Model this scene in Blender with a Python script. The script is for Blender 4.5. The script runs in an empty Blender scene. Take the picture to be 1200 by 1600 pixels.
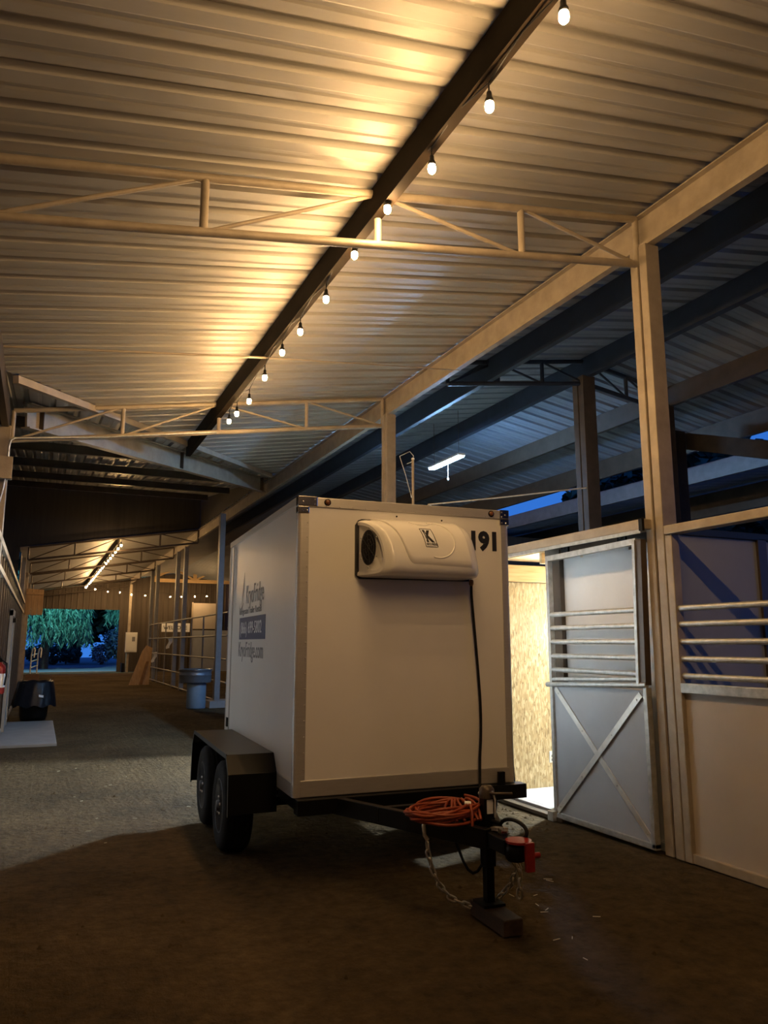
import bpy, math, random
from mathutils import Matrix, Vector, noise
random.seed(7)
sc = bpy.context.scene
COL = sc.collection
V = Vector

# ------------------------------------------------------------------ camera
F_PX, HORIZON, CAM_H = 1180.0, 1005.0, 1.6
pitch = math.atan((HORIZON-800)/F_PX)
yaw = math.atan(538/math.hypot(F_PX, HORIZON-800))
fw = V((math.sin(yaw)*math.cos(pitch), math.cos(yaw)*math.cos(pitch), math.sin(pitch)))
rt = V((math.cos(yaw), -math.sin(yaw), 0)); up = rt.cross(fw)
cd = bpy.data.cameras.new('camera'); cam = bpy.data.objects.new('camera', cd); COL.objects.link(cam)
cam.matrix_world = Matrix(((rt.x, up.x, -fw.x, 0), (rt.y, up.y, -fw.y, 0), (rt.z, up.z, -fw.z, CAM_H), (0, 0, 0, 1)))
cd.sensor_fit = 'AUTO'; cd.sensor_width = 36; cd.lens = F_PX/1600*36; cd.clip_start = .05; cd.clip_end = 400
sc.camera = cam

# ------------------------------------------------------------------ light levels and exposure
BULB, TUBE, ROOM, FLOOD, YARD, SKY = 470.0, 680.0, 30.0, 2700.0, 800.0, 0.38
sc.view_settings.view_transform = 'Standard'; sc.view_settings.look = 'None'
sc.view_settings.gamma = 1; sc.view_settings.use_curve_mapping = False
sc.view_settings.exposure = 1.0

w = bpy.data.worlds.new('dusk_sky'); sc.world = w; w.use_nodes = True
nt = w.node_tree; bg = nt.nodes['Background']
tc = nt.nodes.new('ShaderNodeTexCoord'); sp = nt.nodes.new('ShaderNodeSeparateXYZ'); rp = nt.nodes.new('ShaderNodeValToRGB')
nt.links.new(tc.outputs['Generated'], sp.inputs[0]); nt.links.new(sp.outputs['Z'], rp.inputs[0]); nt.links.new(rp.outputs[0], bg.inputs[0])
rp.color_ramp.elements[0].position = 0.0; rp.color_ramp.elements[0].color = (.05, .26, .95, 1)
rp.color_ramp.elements[1].position = 0.7; rp.color_ramp.elements[1].color = (.015, .10, .55, 1)
bg.inputs[1].default_value = SKY

def lamp(name, loc, power, col, kind='POINT', size=.1, rot=None):
    l = bpy.data.lights.new(name, kind); l.energy = power; l.color = col
    if kind == 'POINT': l.shadow_soft_size = size
    if kind == 'AREA': l.size = size
    o = bpy.data.objects.new(name, l); COL.objects.link(o); o.location = loc
    if rot: o.rotation_euler = rot
    return o
lamp('yard_lamp', (1.2, 47.8, 7.2), YARD, (.36, .96, 1.0), size=.15)      # the yard lamp that lights the willows outside

# ------------------------------------------------------------------ mesh helper
WM = {}
class MB:
    def __init__(s): s.v = []; s.f = []; s.s = []
    def add(s, vs, fs, smooth=False):
        o = len(s.v); s.v += [tuple(p) for p in vs]
        for f in fs: s.f.append(tuple(i+o for i in f)); s.s.append(smooth)
        return s
    def box(s, x0, x1, y0, y1, z0, z1):
        return s.add([(x0,y0,z0),(x1,y0,z0),(x1,y1,z0),(x0,y1,z0),(x0,y0,z1),(x1,y0,z1),(x1,y1,z1),(x0,y1,z1)],
                     [(3,2,1,0),(4,5,6,7),(0,1,5,4),(1,2,6,5),(2,3,7,6),(3,0,4,7)])
    def bar(s, p, q, a, b, hint=(0,0,1)):
        "rectangular bar from p to q, a across, b along hint"
        p, q = V(p), V(q); d = (q-p).normalized(); h = V(hint)
        if abs(d.dot(h)) > .98: h = V((0,1,0))
        sd = d.cross(h).normalized()*a/2; u = sd.cross(d).normalized()*b/2
        vs = [c+i*sd+j*u for c in (p, q) for i, j in ((-1,-1),(1,-1),(1,1),(-1,1))]
        return s.add(vs, [(3,2,1,0),(4,5,6,7),(0,1,5,4),(1,2,6,5),(2,3,7,6),(3,0,4,7)])
    def tube(s, pts, r, n=8, closed=False, cap=True):
        pts = [V(p) for p in pts]; m = len(pts); vs = []; prev = None
        rr = r if isinstance(r, (list, tuple)) else [r]*m
        for i, p in enumerate(pts):
            a = pts[(i-1) % m] if (closed or i > 0) else p; b = pts[(i+1) % m] if (closed or i < m-1) else p
            d = (b-a).normalized()
            if prev is None:
                prev = d.cross(V((0,0,1)) if abs(d.z) < .9 else V((1,0,0))).normalized()
            prev = (prev-d*prev.dot(d)).normalized(); q = d.cross(prev)
            vs += [p+rr[i]*(math.cos(2*math.pi*k/n)*prev+math.sin(2*math.pi*k/n)*q) for k in range(n)]
        fs = []
        for i in range(m if closed else m-1):
            j = (i+1) % m
            fs += [(i*n+k, i*n+(k+1) % n, j*n+(k+1) % n, j*n+k) for k in range(n)]
        s.add(vs, fs, True)
        if cap and not closed:
            s.add(vs[:n], [tuple(range(n))[::-1]]); s.add(vs[-n:], [tuple(range(n))])
        return s
    def lathe(s, prof, n=24, c=(0,0,0), axis='Z', smooth=True):
        vs = []; c = V(c)
        for r, z in prof:
            for k in range(n):
                a = 2*math.pi*k/n; x, y = r*math.cos(a), r*math.sin(a)
                vs.append(c+(V((x,y,z)) if axis == 'Z' else V((z,x,y)) if axis == 'X' else V((y,z,x))))
        fs = [(i*n+k, i*n+(k+1) % n, (i+1)*n+(k+1) % n, (i+1)*n+k) for i in range(len(prof)-1) for k in range(n)]
        s.add(vs, fs, smooth)
        if prof[0][0] > 1e-5: s.add(vs[:n], [tuple(range(n))[::-1]])
        if prof[-1][0] > 1e-5: s.add(vs[-n:], [tuple(range(n))])
        return s
    def prism(s, poly, off):
        n = len(poly); off = V(off); a = [V(p) for p in poly]; b = [p+off for p in a]
        return s.add(a+b, [tuple(range(n))[::-1], tuple(range(n, 2*n))]+[(i, (i+1) % n, n+(i+1) % n, n+i) for i in range(n)])
    def grid(s, rows, smooth=True, closed=False):
        m, n = len(rows), len(rows[0]); vs = [p for r in rows for p in r]
        fs = [(i*n+k, i*n+(k+1) % n, (i+1)*n+(k+1) % n, (i+1)*n+k) for i in range(m-1) for k in range(n if closed else n-1)]
        return s.add(vs, fs, smooth)
    def build(s, name, mat, parent=None, local=False, bev=0, origin=None):
        vs = [V(p) for p in s.v]; loc = V((0,0,0))
        if parent is not None and not local:
            inv = WM[parent].inverted(); vs = [inv @ p for p in vs]
        if parent is None:
            lo = [min(p[i] for p in vs) for i in range(3)]; hi = [max(p[i] for p in vs) for i in range(3)]
            loc = V(origin) if origin else V(((lo[0]+hi[0])/2, (lo[1]+hi[1])/2, lo[2]))
            vs = [p-loc for p in vs]
        me = bpy.data.meshes.new(name); me.from_pydata(vs, [], s.f); me.polygons.foreach_set('use_smooth', s.s); me.update()
        me.materials.append(mat)
        o = bpy.data.objects.new(name, me); COL.objects.link(o); o.location = loc
        if parent is not None: o.parent = parent; WM[o] = WM[parent].copy()
        else: WM[o] = Matrix.Translation(loc)
        if bev:
            b = o.modifiers.new('bevel', 'BEVEL'); b.width = bev; b.segments = 2; b.limit_method = 'ANGLE'
        return o
def tag(o, label=None, cat=None, group=None, kind=None):
    for k, x in (('label', label), ('category', cat), ('group', group), ('kind', kind)):
        if x: o[k] = x
    return o
def empty(name, loc, label=None, cat=None, group=None, kind=None, rotz=0, parent=None):
    o = bpy.data.objects.new(name, None); COL.objects.link(o); o.location = loc; o.rotation_euler = (0, 0, rotz)
    o.empty_display_size = .2
    M = Matrix.Translation(V(loc)) @ Matrix.Rotation(rotz, 4, 'Z')
    if parent is not None: o.parent = parent; M = WM[parent] @ M
    WM[o] = M
    return tag(o, label, cat, group, kind)
KIDS = {}
def dup(o, loc=None, label=None, parent=None):
    c = o.copy(); COL.objects.link(c)
    if parent is not None: c.parent = parent
    if loc is not None: c.location = loc
    if label: c['label'] = label
    for ch in o.children: dup(ch, parent=c)
    WM[c] = Matrix.Translation(c.location)
    return c
def box(name, mat, b, parent=None, local=False, bev=0): return MB().box(*b).build(name, mat, parent, local, bev)

# ------------------------------------------------------------------ materials
def newmat(name):
    m = bpy.data.materials.new(name); m.use_nodes = True; t = m.node_tree
    return m, t, t.nodes['Principled BSDF']
def N(t, typ, **k):
    n = t.nodes.new(typ)
    for a, b in k.items():
        if a.startswith('i_'):
            key = a[2:]; n.inputs[int(key) if key.isdigit() else key].default_value = b
        else: setattr(n, a, b)
    return n
def paint(name, col, rough=.5, metal=0., var=.15, scale=6., bump=0., bscale=60., stretch=(1,1,1), perobj=0., spec=None, rvar=.0):
    m, t, p = newmat(name); L = t.links.new
    tc = N(t, 'ShaderNodeTexCoord'); mp = N(t, 'ShaderNodeMapping'); mp.inputs['Scale'].default_value = stretch
    L(tc.outputs['Object'], mp.inputs[0])
    n = N(t, 'ShaderNodeTexNoise', i_Scale=scale, i_Detail=6.0, i_Roughness=.6); L(mp.outputs[0], n.inputs['Vector'])
    r = N(t, 'ShaderNodeValToRGB'); e = r.color_ramp.elements
    e[0].position = .3; e[1].position = .7
    e[0].color = (*[c*(1-var) for c in col], 1); e[1].color = (*[min(1, c*(1+var)) for c in col], 1)
    L(n.outputs['Fac'], r.inputs[0]); out = r.outputs[0]
    if perobj:
        oi = N(t, 'ShaderNodeObjectInfo'); mr = N(t, 'ShaderNodeMapRange'); mr.inputs['To Min'].default_value = 1-perobj; mr.inputs['To Max'].default_value = 1+perobj
        L(oi.outputs['Random'], mr.inputs[0]); vm = N(t, 'ShaderNodeVectorMath', operation='SCALE')
        L(out, vm.inputs[0]); L(mr.outputs[0], vm.inputs['Scale']); out = vm.outputs[0]
    L(out, p.inputs['Base Color'])
    p.inputs['Roughness'].default_value = rough; p.inputs['Metallic'].default_value = metal
    if spec is not None: p.inputs['Specular IOR Level'].default_value = spec
    if rvar:
        mr = N(t, 'ShaderNodeMapRange'); mr.inputs['To Min'].default_value = rough-rvar; mr.inputs['To Max'].default_value = rough+rvar
        L(n.outputs['Fac'], mr.inputs[0]); L(mr.outputs[0], p.inputs['Roughness'])
    if bump:
        nb = N(t, 'ShaderNodeTexNoise', i_Scale=bscale, i_Detail=5.0); L(mp.outputs[0], nb.inputs['Vector'])
        b = N(t, 'ShaderNodeBump', i_Strength=bump, i_Distance=.01); L(nb.outputs['Fac'], b.inputs['Height']); L(b.outputs[0], p.inputs['Normal'])
    return m
def glow(name, col, st):
    m, t, p = newmat(name); p.inputs['Base Color'].default_value = (*col, 1)
    p.inputs['Emission Color'].default_value = (*col, 1); p.inputs['Emission Strength'].default_value = st
    return m
def wood(name, c1, c2, axis=1, scale=3., rough=.65):
    st = [14., 14., 14.]; st[axis] = .9
    m, t, p = newmat(name); L = t.links.new
    tc = N(t, 'ShaderNodeTexCoord'); mp = N(t, 'ShaderNodeMapping'); mp.inputs['Scale'].default_value = st
    L(tc.outputs['Object'], mp.inputs[0])
    n = N(t, 'ShaderNodeTexNoise', i_Scale=scale, i_Detail=5.0, i_Distortion=.6); L(mp.outputs[0], n.inputs['Vector'])
    r = N(t, 'ShaderNodeValToRGB'); r.color_ramp.elements[0].color = (*c1, 1); r.color_ramp.elements[1].color = (*c2, 1)
    r.color_ramp.elements[0].position = .3; r.color_ramp.elements[1].position = .7
    L(n.outputs['Fac'], r.inputs[0]); L(r.outputs[0], p.inputs['Base Color']); p.inputs['Roughness'].default_value = rough
    b = N(t, 'ShaderNodeBump', i_Strength=.2, i_Distance=.004); L(n.outputs['Fac'], b.inputs['Height']); L(b.outputs[0], p.inputs['Normal'])
    return m
def osb(name):
    m, t, p = newmat(name); L = t.links.new
    tc = N(t, 'ShaderNodeTexCoord'); last = None; fac = None
    cols = [((.29,.20,.095),(.47,.355,.19)), ((.15,.10,.04),(.54,.42,.24)), ((.34,.25,.125),(.58,.48,.30))]
    for i, (ang, sc_) in enumerate(((.25, 1.), (-.75, 1.3), (1.3, 1.1))):
        mp = N(t, 'ShaderNodeMapping'); mp.inputs['Rotation'].default_value = (0, ang, 0); mp.inputs['Scale'].default_value = (70*sc_, 30, 17*sc_)
        mp.inputs['Location'].default_value = (i*3.7, i*1.3, i*5.1)
        L(tc.outputs['Object'], mp.inputs[0])
        vo = N(t, 'ShaderNodeTexVoronoi', i_Scale=1.0); L(mp.outputs[0], vo.inputs['Vector'])
        sx = N(t, 'ShaderNodeSeparateColor'); L(vo.outputs['Color'], sx.inputs[0])
        r = N(t, 'ShaderNodeValToRGB'); r.color_ramp.elements[0].color = (*cols[i][0], 1); r.color_ramp.elements[1].color = (*cols[i][1], 1)
        L(sx.outputs[0], r.inputs[0])
        if last is None: last = r.outputs[0]; fac = sx.outputs[0]
        else:
            gt = N(t, 'ShaderNodeMath', operation='GREATER_THAN'); gt.inputs[1].default_value = .58; L(sx.outputs[1], gt.inputs[0])
            mx = N(t, 'ShaderNodeMix', data_type='RGBA'); L(gt.outputs[0], mx.inputs[0]); L(last, mx.inputs[6]); L(r.outputs[0], mx.inputs[7]); last = mx.outputs[2]
    L(last, p.inputs['Base Color']); p.inputs['Roughness'].default_value = .6
    b = N(t, 'ShaderNodeBump', i_Strength=.3, i_Distance=.003); L(fac, b.inputs['Height']); L(b.outputs[0], p.inputs['Normal'])
    return m
def dirt(name):
    m, t, p = newmat(name); L = t.links.new
    tc = N(t, 'ShaderNodeTexCoord'); co = tc.outputs['Object']
    n1 = N(t, 'ShaderNodeTexNoise', i_Scale=.55, i_Detail=7.0, i_Roughness=.62); L(co, n1.inputs['Vector'])
    n2 = N(t, 'ShaderNodeTexNoise', i_Scale=9., i_Detail=8.0, i_Roughness=.7); L(co, n2.inputs['Vector'])
    r1 = N(t, 'ShaderNodeValToRGB'); e = r1.color_ramp.elements; e[0].position = .34; e[1].position = .68
    e[0].color = (.070, .046, .019, 1); e[1].color = (.165, .115, .055, 1); L(n1.outputs['Fac'], r1.inputs[0])
    r2 = N(t, 'ShaderNodeValToRGB'); e = r2.color_ramp.elements; e[0].position = .3; e[1].position = .72
    e[0].color = (.50, .48, .46, 1); e[1].color = (1.3, 1.28, 1.24, 1); L(n2.outputs['Fac'], r2.inputs[0])
    mx = N(t, 'ShaderNodeMix', data_type='RGBA', blend_type='MULTIPLY'); mx.inputs[0].default_value = 1
    L(r1.outputs[0], mx.inputs[6]); L(r2.outputs[0], mx.inputs[7]); L(mx.outputs[2], p.inputs['Base Color'])
    p.inputs['Roughness'].default_value = .95; p.inputs['Specular IOR Level'].default_value = .2
    mp = N(t, 'ShaderNodeMapping'); mp.inputs['Scale'].default_value = (9, .8, 1); L(co, mp.inputs[0])
    n3 = N(t, 'ShaderNodeTexNoise', i_Scale=1.3, i_Detail=4.0, i_Distortion=.5); L(mp.outputs[0], n3.inputs['Vector'])
    n4 = N(t, 'ShaderNodeTexNoise', i_Scale=28., i_Detail=6.0, i_Roughness=.7); L(co, n4.inputs['Vector'])
    vo = N(t, 'ShaderNodeTexVoronoi', i_Scale=16., feature='F1'); L(co, vo.inputs['Vector'])
    a = N(t, 'ShaderNodeMath', operation='MULTIPLY_ADD'); a.inputs[1].default_value = .7; L(n3.outputs['Fac'], a.inputs[0]); L(n4.outputs['Fac'], a.inputs[2])
    a2 = N(t, 'ShaderNodeMath', operation='MULTIPLY_ADD'); a2.inputs[1].default_value = .45; L(vo.outputs['Distance'], a2.inputs[0]); L(a.outputs[0], a2.inputs[2])
    b = N(t, 'ShaderNodeBump', i_Strength=1.0, i_Distance=.07); L(a2.outputs[0], b.inputs['Height']); L(b.outputs[0], p.inputs['Normal'])
    return m

M_roof = paint('roof_metal', (.41, .395, .365), .52, .30, .10, 1.6, perobj=.05, rvar=.06, stretch=(.5, 3, 1))
M_roof_shade = paint('roof_metal_blue_shade', (.33, .365, .42), .45, .4, .10, 1.6, perobj=.05, stretch=(.5, 3, 1))  # roof metal again, with the dim bluish light at right mixed into its colour
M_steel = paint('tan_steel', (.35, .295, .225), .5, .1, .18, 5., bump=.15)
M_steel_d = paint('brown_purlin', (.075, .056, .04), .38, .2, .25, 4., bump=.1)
M_purl = paint('dark_purlin', (.016, .011, .007), .75, 0, .25, 4., spec=.08)
M_siding_d = paint('dark_siding', (.045, .038, .032), .7, .1, .2, 2., stretch=(6, 6, .3))
M_dpost = paint('dark_timber_post', (.05, .042, .036), .85, 0, .2, 5., spec=.1)
M_colm = paint('brown_column', (.085, .072, .06), .8, 0, .2, 5., spec=.15)
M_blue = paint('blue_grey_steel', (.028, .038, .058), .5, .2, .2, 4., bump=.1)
M_galv = paint('galvanised_pipe', (.46, .47, .46), .42, .55, .22, 18., bump=.15)
M_dirt = dirt('packed_dirt')
M_white = paint('trailer_white', (.74, .72, .68), .28, 0, .03, 2., spec=.5)
M_alu = paint('aluminium_trim', (.52, .50, .47), .38, .55, .06, 9., stretch=(1,1,8))
M_chrome = paint('polished_steel', (.62, .60, .57), .14, 1., .05, 20.)
M_black = paint('black_steel', (.004, .004, .004), .36, 0, .2, 10., bump=.05, spec=.2)
M_rubber = paint('tyre_rubber', (.010, .010, .011), .8, 0, .3, 25., bump=.2, spec=.25)
M_rim = paint('wheel_rim', (.05, .05, .055), .4, .5, .15, 10.)
M_shell = paint('fairing_plastic', (.80, .78, .73), .16, 0, .02, 3., spec=.55)
M_dark = paint('dark_mesh', (.012, .012, .014), .6, 0, .3, 80., bump=.3)
M_ink = paint('black_vinyl', (.012, .012, .015), .45, 0, .05, 5.)
M_inkb = paint('navy_vinyl', (.018, .024, .085), .4, 0, .05, 5.)
M_inkg = paint('grey_vinyl', (.20, .20, .205), .45, 0, .05, 5.)
M_inkw = paint('white_vinyl', (.75, .76, .78), .45, 0, .03, 5.)
M_orange = paint('orange_cord', (.27, .045, .010), .42, 0, .12, 30.)
M_red = paint('red_paint', (.24, .014, .011), .38, 0, .15, 25.)
M_amber = paint('amber_lens', (.16, .055, .015), .3, 0, .1, 20.)
M_chain = paint('zinc_chain', (.55, .50, .40), .3, .9, .15, 60.)
M_panel = paint('stall_panel_grey', (.33, .35, .39), .4, 0, .05, 3., spec=.4)
M_panelw = paint('stall_panel_white', (.66, .68, .71), .6, 0, .05, 2., spec=.2)
M_roomfl = paint('room_floor', (.34, .36, .37), .7, 0, .08, 4.)
M_leftw = paint('stall_panel_dull', (.36, .35, .34), .5, 0, .08, 2.)
M_tan = paint('stall_panel_tan', (.44, .39, .335), .55, 0, .06, 2.)
M_strap = paint('strap_aluminium', (.62, .62, .60), .4, .5, .1, 12.)
M_pine = wood('pine_board', (.55, .36, .17), (.76, .55, .30), 0)
M_ply = wood('plywood', (.34, .20, .09), (.50, .32, .15), 2, 2.)
M_osb = osb('strand_board')
M_conc = paint('concrete', (.27, .255, .24), .85, 0, .1, 4., bump=.3)
M_plasticw = paint('white_plastic', (.72, .72, .70), .4, 0, .03, 5.)
M_bag = paint('black_plastic_bag', (.008, .008, .011), .38, 0, .2, 9., bump=.7, bscale=14., spec=.25)
M_bulb = glow('bulb_glass', (1.0, .60, .25), BULB)
M_tube = glow('tube_diffuser', (.30, .58, 1.0), TUBE)
M_room = glow('ceiling_fixture', (.78, .93, 1.0), ROOM)
M_leaf = paint('willow_leaf', (.12, .30, .20), .6, 0, .3, 3., perobj=.1)
M_dleaf = paint('dark_leaf', (.03, .055, .035), .7, 0, .3, 3.)
M_gleaf = paint('grey_leaf', (.16, .22, .24), .7, 0, .25, 3.)
M_bark = paint('bark', (.06, .045, .035), .9, 0, .3, 12., bump=.6)
M_asph = paint('asphalt', (.17, .18, .20), .85, 0, .12, 5., bump=.3)
M_rust = paint('brown_box', (.22, .11, .04), .7, 0, .2, 6.)
M_drum = paint('blue_drum', (.20, .27, .33), .5, 0, .08, 5.)
M_post = paint('grey_post', (.21, .205, .20), .5, .2, .15, 6.)
M_tub = paint('tub_zinc', (.25, .28, .31), .38, .5, .12, 9.)
M_brick = paint('brown_siding', (.075, .057, .042), .6, .2, .2, 2., stretch=(6, 6, .3))

# ------------------------------------------------------------------ the big shell
XL, XR = -.55, 4.53
def zl(x): return 5.31+.165*(x-XR)                 # roof plane rising from the left eave to the ridge
RIDGE = 7.0; ZR = zl(RIDGE)
def zr(x): return ZR-.165*(x-RIDGE)                # and falling beyond it
VY0, VY1, VX0, VX1 = 8.75, 16.06, -.5, XR            # the valley where the cross roof starts
def vx(y): return VX0+(y-VY0)/(VY1-VY0)*(VX1-VX0)

# ground: gently uneven packed dirt
def ground(name, x0, x1, y0, y1, st, mat, amp=.012):
    nx = int((x1-x0)/st)+1; ny = int((y1-y0)/st)+1; rows = []
    for j in range(ny):
        y = y0+(y1-y0)*j/(ny-1); r = []
        for i in range(nx):
            x = x0+(x1-x0)*i/(nx-1)
            z = -amp*(.5+.5*noise.noise((x*1.1, y*.8, 3.)))-amp*.5*max(0, noise.noise((x*5, y*3.5, 9.)))
            r.append((x, y, z))
        rows.append(r)
    g = MB().grid(rows, True); g.f = [f[::-1] if False else f for f in g.f]
    return g.build(name, mat)
tag(ground('floor', -9, 16, -7, 46.2, .16, M_dirt), kind='structure')
tag(box('floor', M_asph, (-30, 40, 46.2, 95, -.3, -.02)), kind='structure')

PER = .31
PROF = [(0, 0), (.085, 0), (.10, .008), (.128, .008), (.143, 0), (.212, 0), (.232, .046), (.280, .046), (.30, 0), (.31, 0)]
def sheet(parent, y0, xa, xb, zf, per=3, mat=None):
    "one roof sheet: ribs run across the aisle (x), profile along y; xa may depend on y"
    pts = []
    for k in range(per):
        pts += [(y0+k*PER+a, h) for a, h in PROF[:-1]]
    pts.append((y0+per*PER, 0))
    ra, rb = [], []
    for y, h in pts:
        a = xa(y) if callable(xa) else xa
        if a >= xb-.02: a = xb-.02
        ra.append((a, y, zf(a)+h)); rb.append((xb, y, zf(xb)+h))
    return MB().grid([ra, rb], False).build('roof_sheet', mat or M_roof, parent)
roof = empty('ceiling', (2, 4, zl(2)), kind='structure')
y = 2.69-9*.93
while y < VY1:
    sheet(roof, y, lambda yy: max(-.75, vx(yy)), XR+.02, zl); y += .93
roof2 = empty('ceiling', (5.8, 8, zl(5.8)), kind='structure')
y = 2.69-9*.93
while y < 24.2: sheet(roof2, y, XR+.02, RIDGE, zl, mat=M_roof_shade); y += .93
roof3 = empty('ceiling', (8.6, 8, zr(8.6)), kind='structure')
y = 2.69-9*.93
while y < 46: sheet(roof3, y, RIDGE, 10.35, zr, mat=M_roof_shade); y += .93
roof4 = empty('ceiling', (3, 36, zl(3)), kind='structure')
y = 25.0
while y < 46: sheet(roof4, y, -.75, RIDGE, zl); y += .93
# cross roof: ribs run along the aisle
zc = lambda yy: zl(VX0)+.1135*(yy-VY0)
roof5 = empty('ceiling', (-2, 17, zc(17)), kind='structure')
x = -9.0
while x < XR-.1:
    pts = []
    for k in range(3): pts += [(x+k*PER+a, h) for a, h in PROF[:-1]]
    pts.append((x+3*PER, 0)); ra, rb = [], []
    for xx, h in pts:
        ya = VY0+(xx-VX0)/(VX1-VX0)*(VY1-VY0) if xx > VX0 else VY0
        ra.append((xx, min(ya, 25), zc(min(ya, 25))+h)); rb.append((xx, 25.1, zc(25.1)+h))
    MB().grid([ra, rb], False).build('roof_sheet', M_roof, roof5); x += .93
# neighbouring lean-to roof seen past the far eave
roof6 = empty('ceiling', (12, 10, 4.65), kind='structure')
y = 0.2
while y < 26: sheet(roof6, y, 11.05, 14.5, lambda xx: 4.60+.11*(xx-11), mat=M_roof_shade); y += .93

# walls
def siding(name, p0, p1, z0, z1, mat, step=.3, ztop=None):
    "ribbed sheet wall from p0 to p1 (plan points)"
    p0, p1 = V((*p0, 0)), V((*p1, 0)); d = p1-p0; n = max(1, int(d.length/step)); t = d.normalized(); nr = V((t.y, -t.x, 0))
    ra, rb = [], []
    for k in range(n):
        for a, h in ((0, 0), (.7, 0), (.78, .02), (.92, .02)):
            p = p0+d*((k+a)/n)+nr*h
            ra.append((p.x, p.y, z0)); rb.append((p.x, p.y, ztop(p.x) if ztop else z1))
    ra.append((p1.x, p1.y, z0)); rb.append((p1.x, p1.y, ztop(p1.x) if ztop else z1))
    return tag(MB().grid([ra, rb], False).build(name, mat), kind='structure')
siding('wall_end', (4.06, 46.1), (16, 46.1), 0, 0, M_brick, ztop=lambda x: zl(min(x, RIDGE))-.05)
siding('wall_end', (-.7, 46.1), (4.06, 46.1), 3.48, 0, M_brick, ztop=lambda x: zl(x)-.05)
siding('wall_end', (-9, 46.1), (-.7, 46.1), 0, 4.4, M_brick)
# gable end over the far aisle: from the far roof's edge up to the cross roof
ra = [(x_, 25.12, (zl(x_) if x_ > -.75 else 0)+.02) for x_ in (-9, -.76, -.74, XR+.09)]
rb = [(x_, 25.12, zc(25.1)-.02) for x_ in (-9, -.76, -.74, XR+.09)]
tag(MB().grid([ra, rb], False).build('wall_gable', M_siding_d), kind='structure')
siding('wall_back', (16, -6.5), (-9, -6.5), 0, 5.6, M_brick)
siding('wall_side', (-9, 8.2), (-9, 46), 0, 6.4, M_brick, .9)
siding('wall_side', (-9, 8.4), (-.85, 8.4), 0, 4.5, M_brick)
siding('wall_side', (10.3, 17.5), (10.3, 46), 0, 5.2, M_brick, .9)
siding('wall_side', (16, 17.4), (10.3, 17.4), 0, 4.5, M_brick, .9)
tag(MB().grid([[(XR+.06, VY1, zl(XR)), (XR+.06, 25.1, zl(XR))], [(XR+.06, VY1, zc(VY1)+.02), (XR+.06, 25.1, zc(25.1))]], False).build('wall_gable', M_siding_d), kind='structure')

# trailing edge of the far-left aisle wall beyond the crossing
siding('wall_left', (-.72, 46), (-.72, 26.2), 0, 4.42, M_brick)

# left wall: stall fronts
wl = empty('wall_left', (XL, 12, 0), kind='structure')
box('panel', M_leftw, (XL-.05, XL-.02, -6.4, 26, 0, 2.84), wl)
y = -6.2
while y < 26:
    box('batten', M_steel_d, (XL-.02, XL+.02, y, y+.07, 0, 2.84), wl); y += .75
box('top_rail', M_steel, (XL-.03, XL+.05, -6.4, 26, 2.80, 2.88), wl)
box('mid_rail', M_steel, (XL-.03, XL+.04, -6.4, 26, 2.50, 2.57), wl)
box('bottom_rail', M_steel, (XL-.03, XL+.03, -6.4, 26, 0, .10), wl)
siding('wall_left', (XL-.3, 8.2), (XL-.3, -6.5), 2.85, 4.4, M_brick)
d1 = empty('door_1', (XL+.03, 16.2, 0), kind='structure')
box('door_leaf', M_leftw, (XL+.02, XL+.05, 15.6, 16.8, .05, 2.1), d1)
for b in ((15.5, 15.6), (16.8, 16.9)): box('door_stile', M_steel, (XL+.02, XL+.07, *b, 0, 2.2), d1)
box('door_header', M_steel, (XL+.02, XL+.07, 15.5, 16.9, 2.1, 2.22), d1)
box('door_closer', M_black, (XL+.05, XL+.12, 15.75, 16.1, 1.98, 2.06), d1)

# ------------------------------------------------------------------ right stall row
wr = empty('wall_right', (4.5, 2, 0), kind='structure')
box('lower_panel', M_tan, (4.53, 4.56, -2.0, 4.47, .07, 1.23), wr)
box('sill', M_steel, (4.50, 4.58, -2.0, 4.50, 0, .07), wr, bev=.006)
box('rail', M_galv, (4.49, 4.57, -2.0, 4.47, 1.225, 1.30), wr, bev=.006)
for z in (1.352, 1.481, 1.612, 1.745, 1.868):
    MB().tube([(4.53, -2.0, z), (4.53, 4.5, z)], .024, 10).build('bar', M_galv, wr)
box('top_rail', M_steel, (4.47, 4.58, -2.0, 4.52, 2.452, 2.522), wr, bev=.006)
box('stile', M_steel, (4.49, 4.57, 4.46, 4.53, 0, 2.45), wr, bev=.006)
box('stile', M_steel, (4.49, 4.57, 1.0, 1.1, 0, 2.45), wr, bev=.006)
# partition between the stalls
pt = empty('wall_partition', (5.6, 4.6, 0), kind='structure')
box('panel', M_panel, (4.64, 5.56, 4.575, 4.60, 0, 2.47), pt)
box('panel', M_panel, (5.66, 6.95, 4.575, 4.60, 0, 2.47), pt)
box('frame_post', M_steel_d, (5.56, 5.66, 4.55, 4.62, 0, 2.48), pt)
box('top_rail', M_blue, (4.62, 6.95, 4.55, 4.62, 2.47, 2.53), pt, bev=.005)
box('edge_strip', M_panel, (4.62, 4.68, 4.56, 4.575, 0, 2.47), pt)
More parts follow.
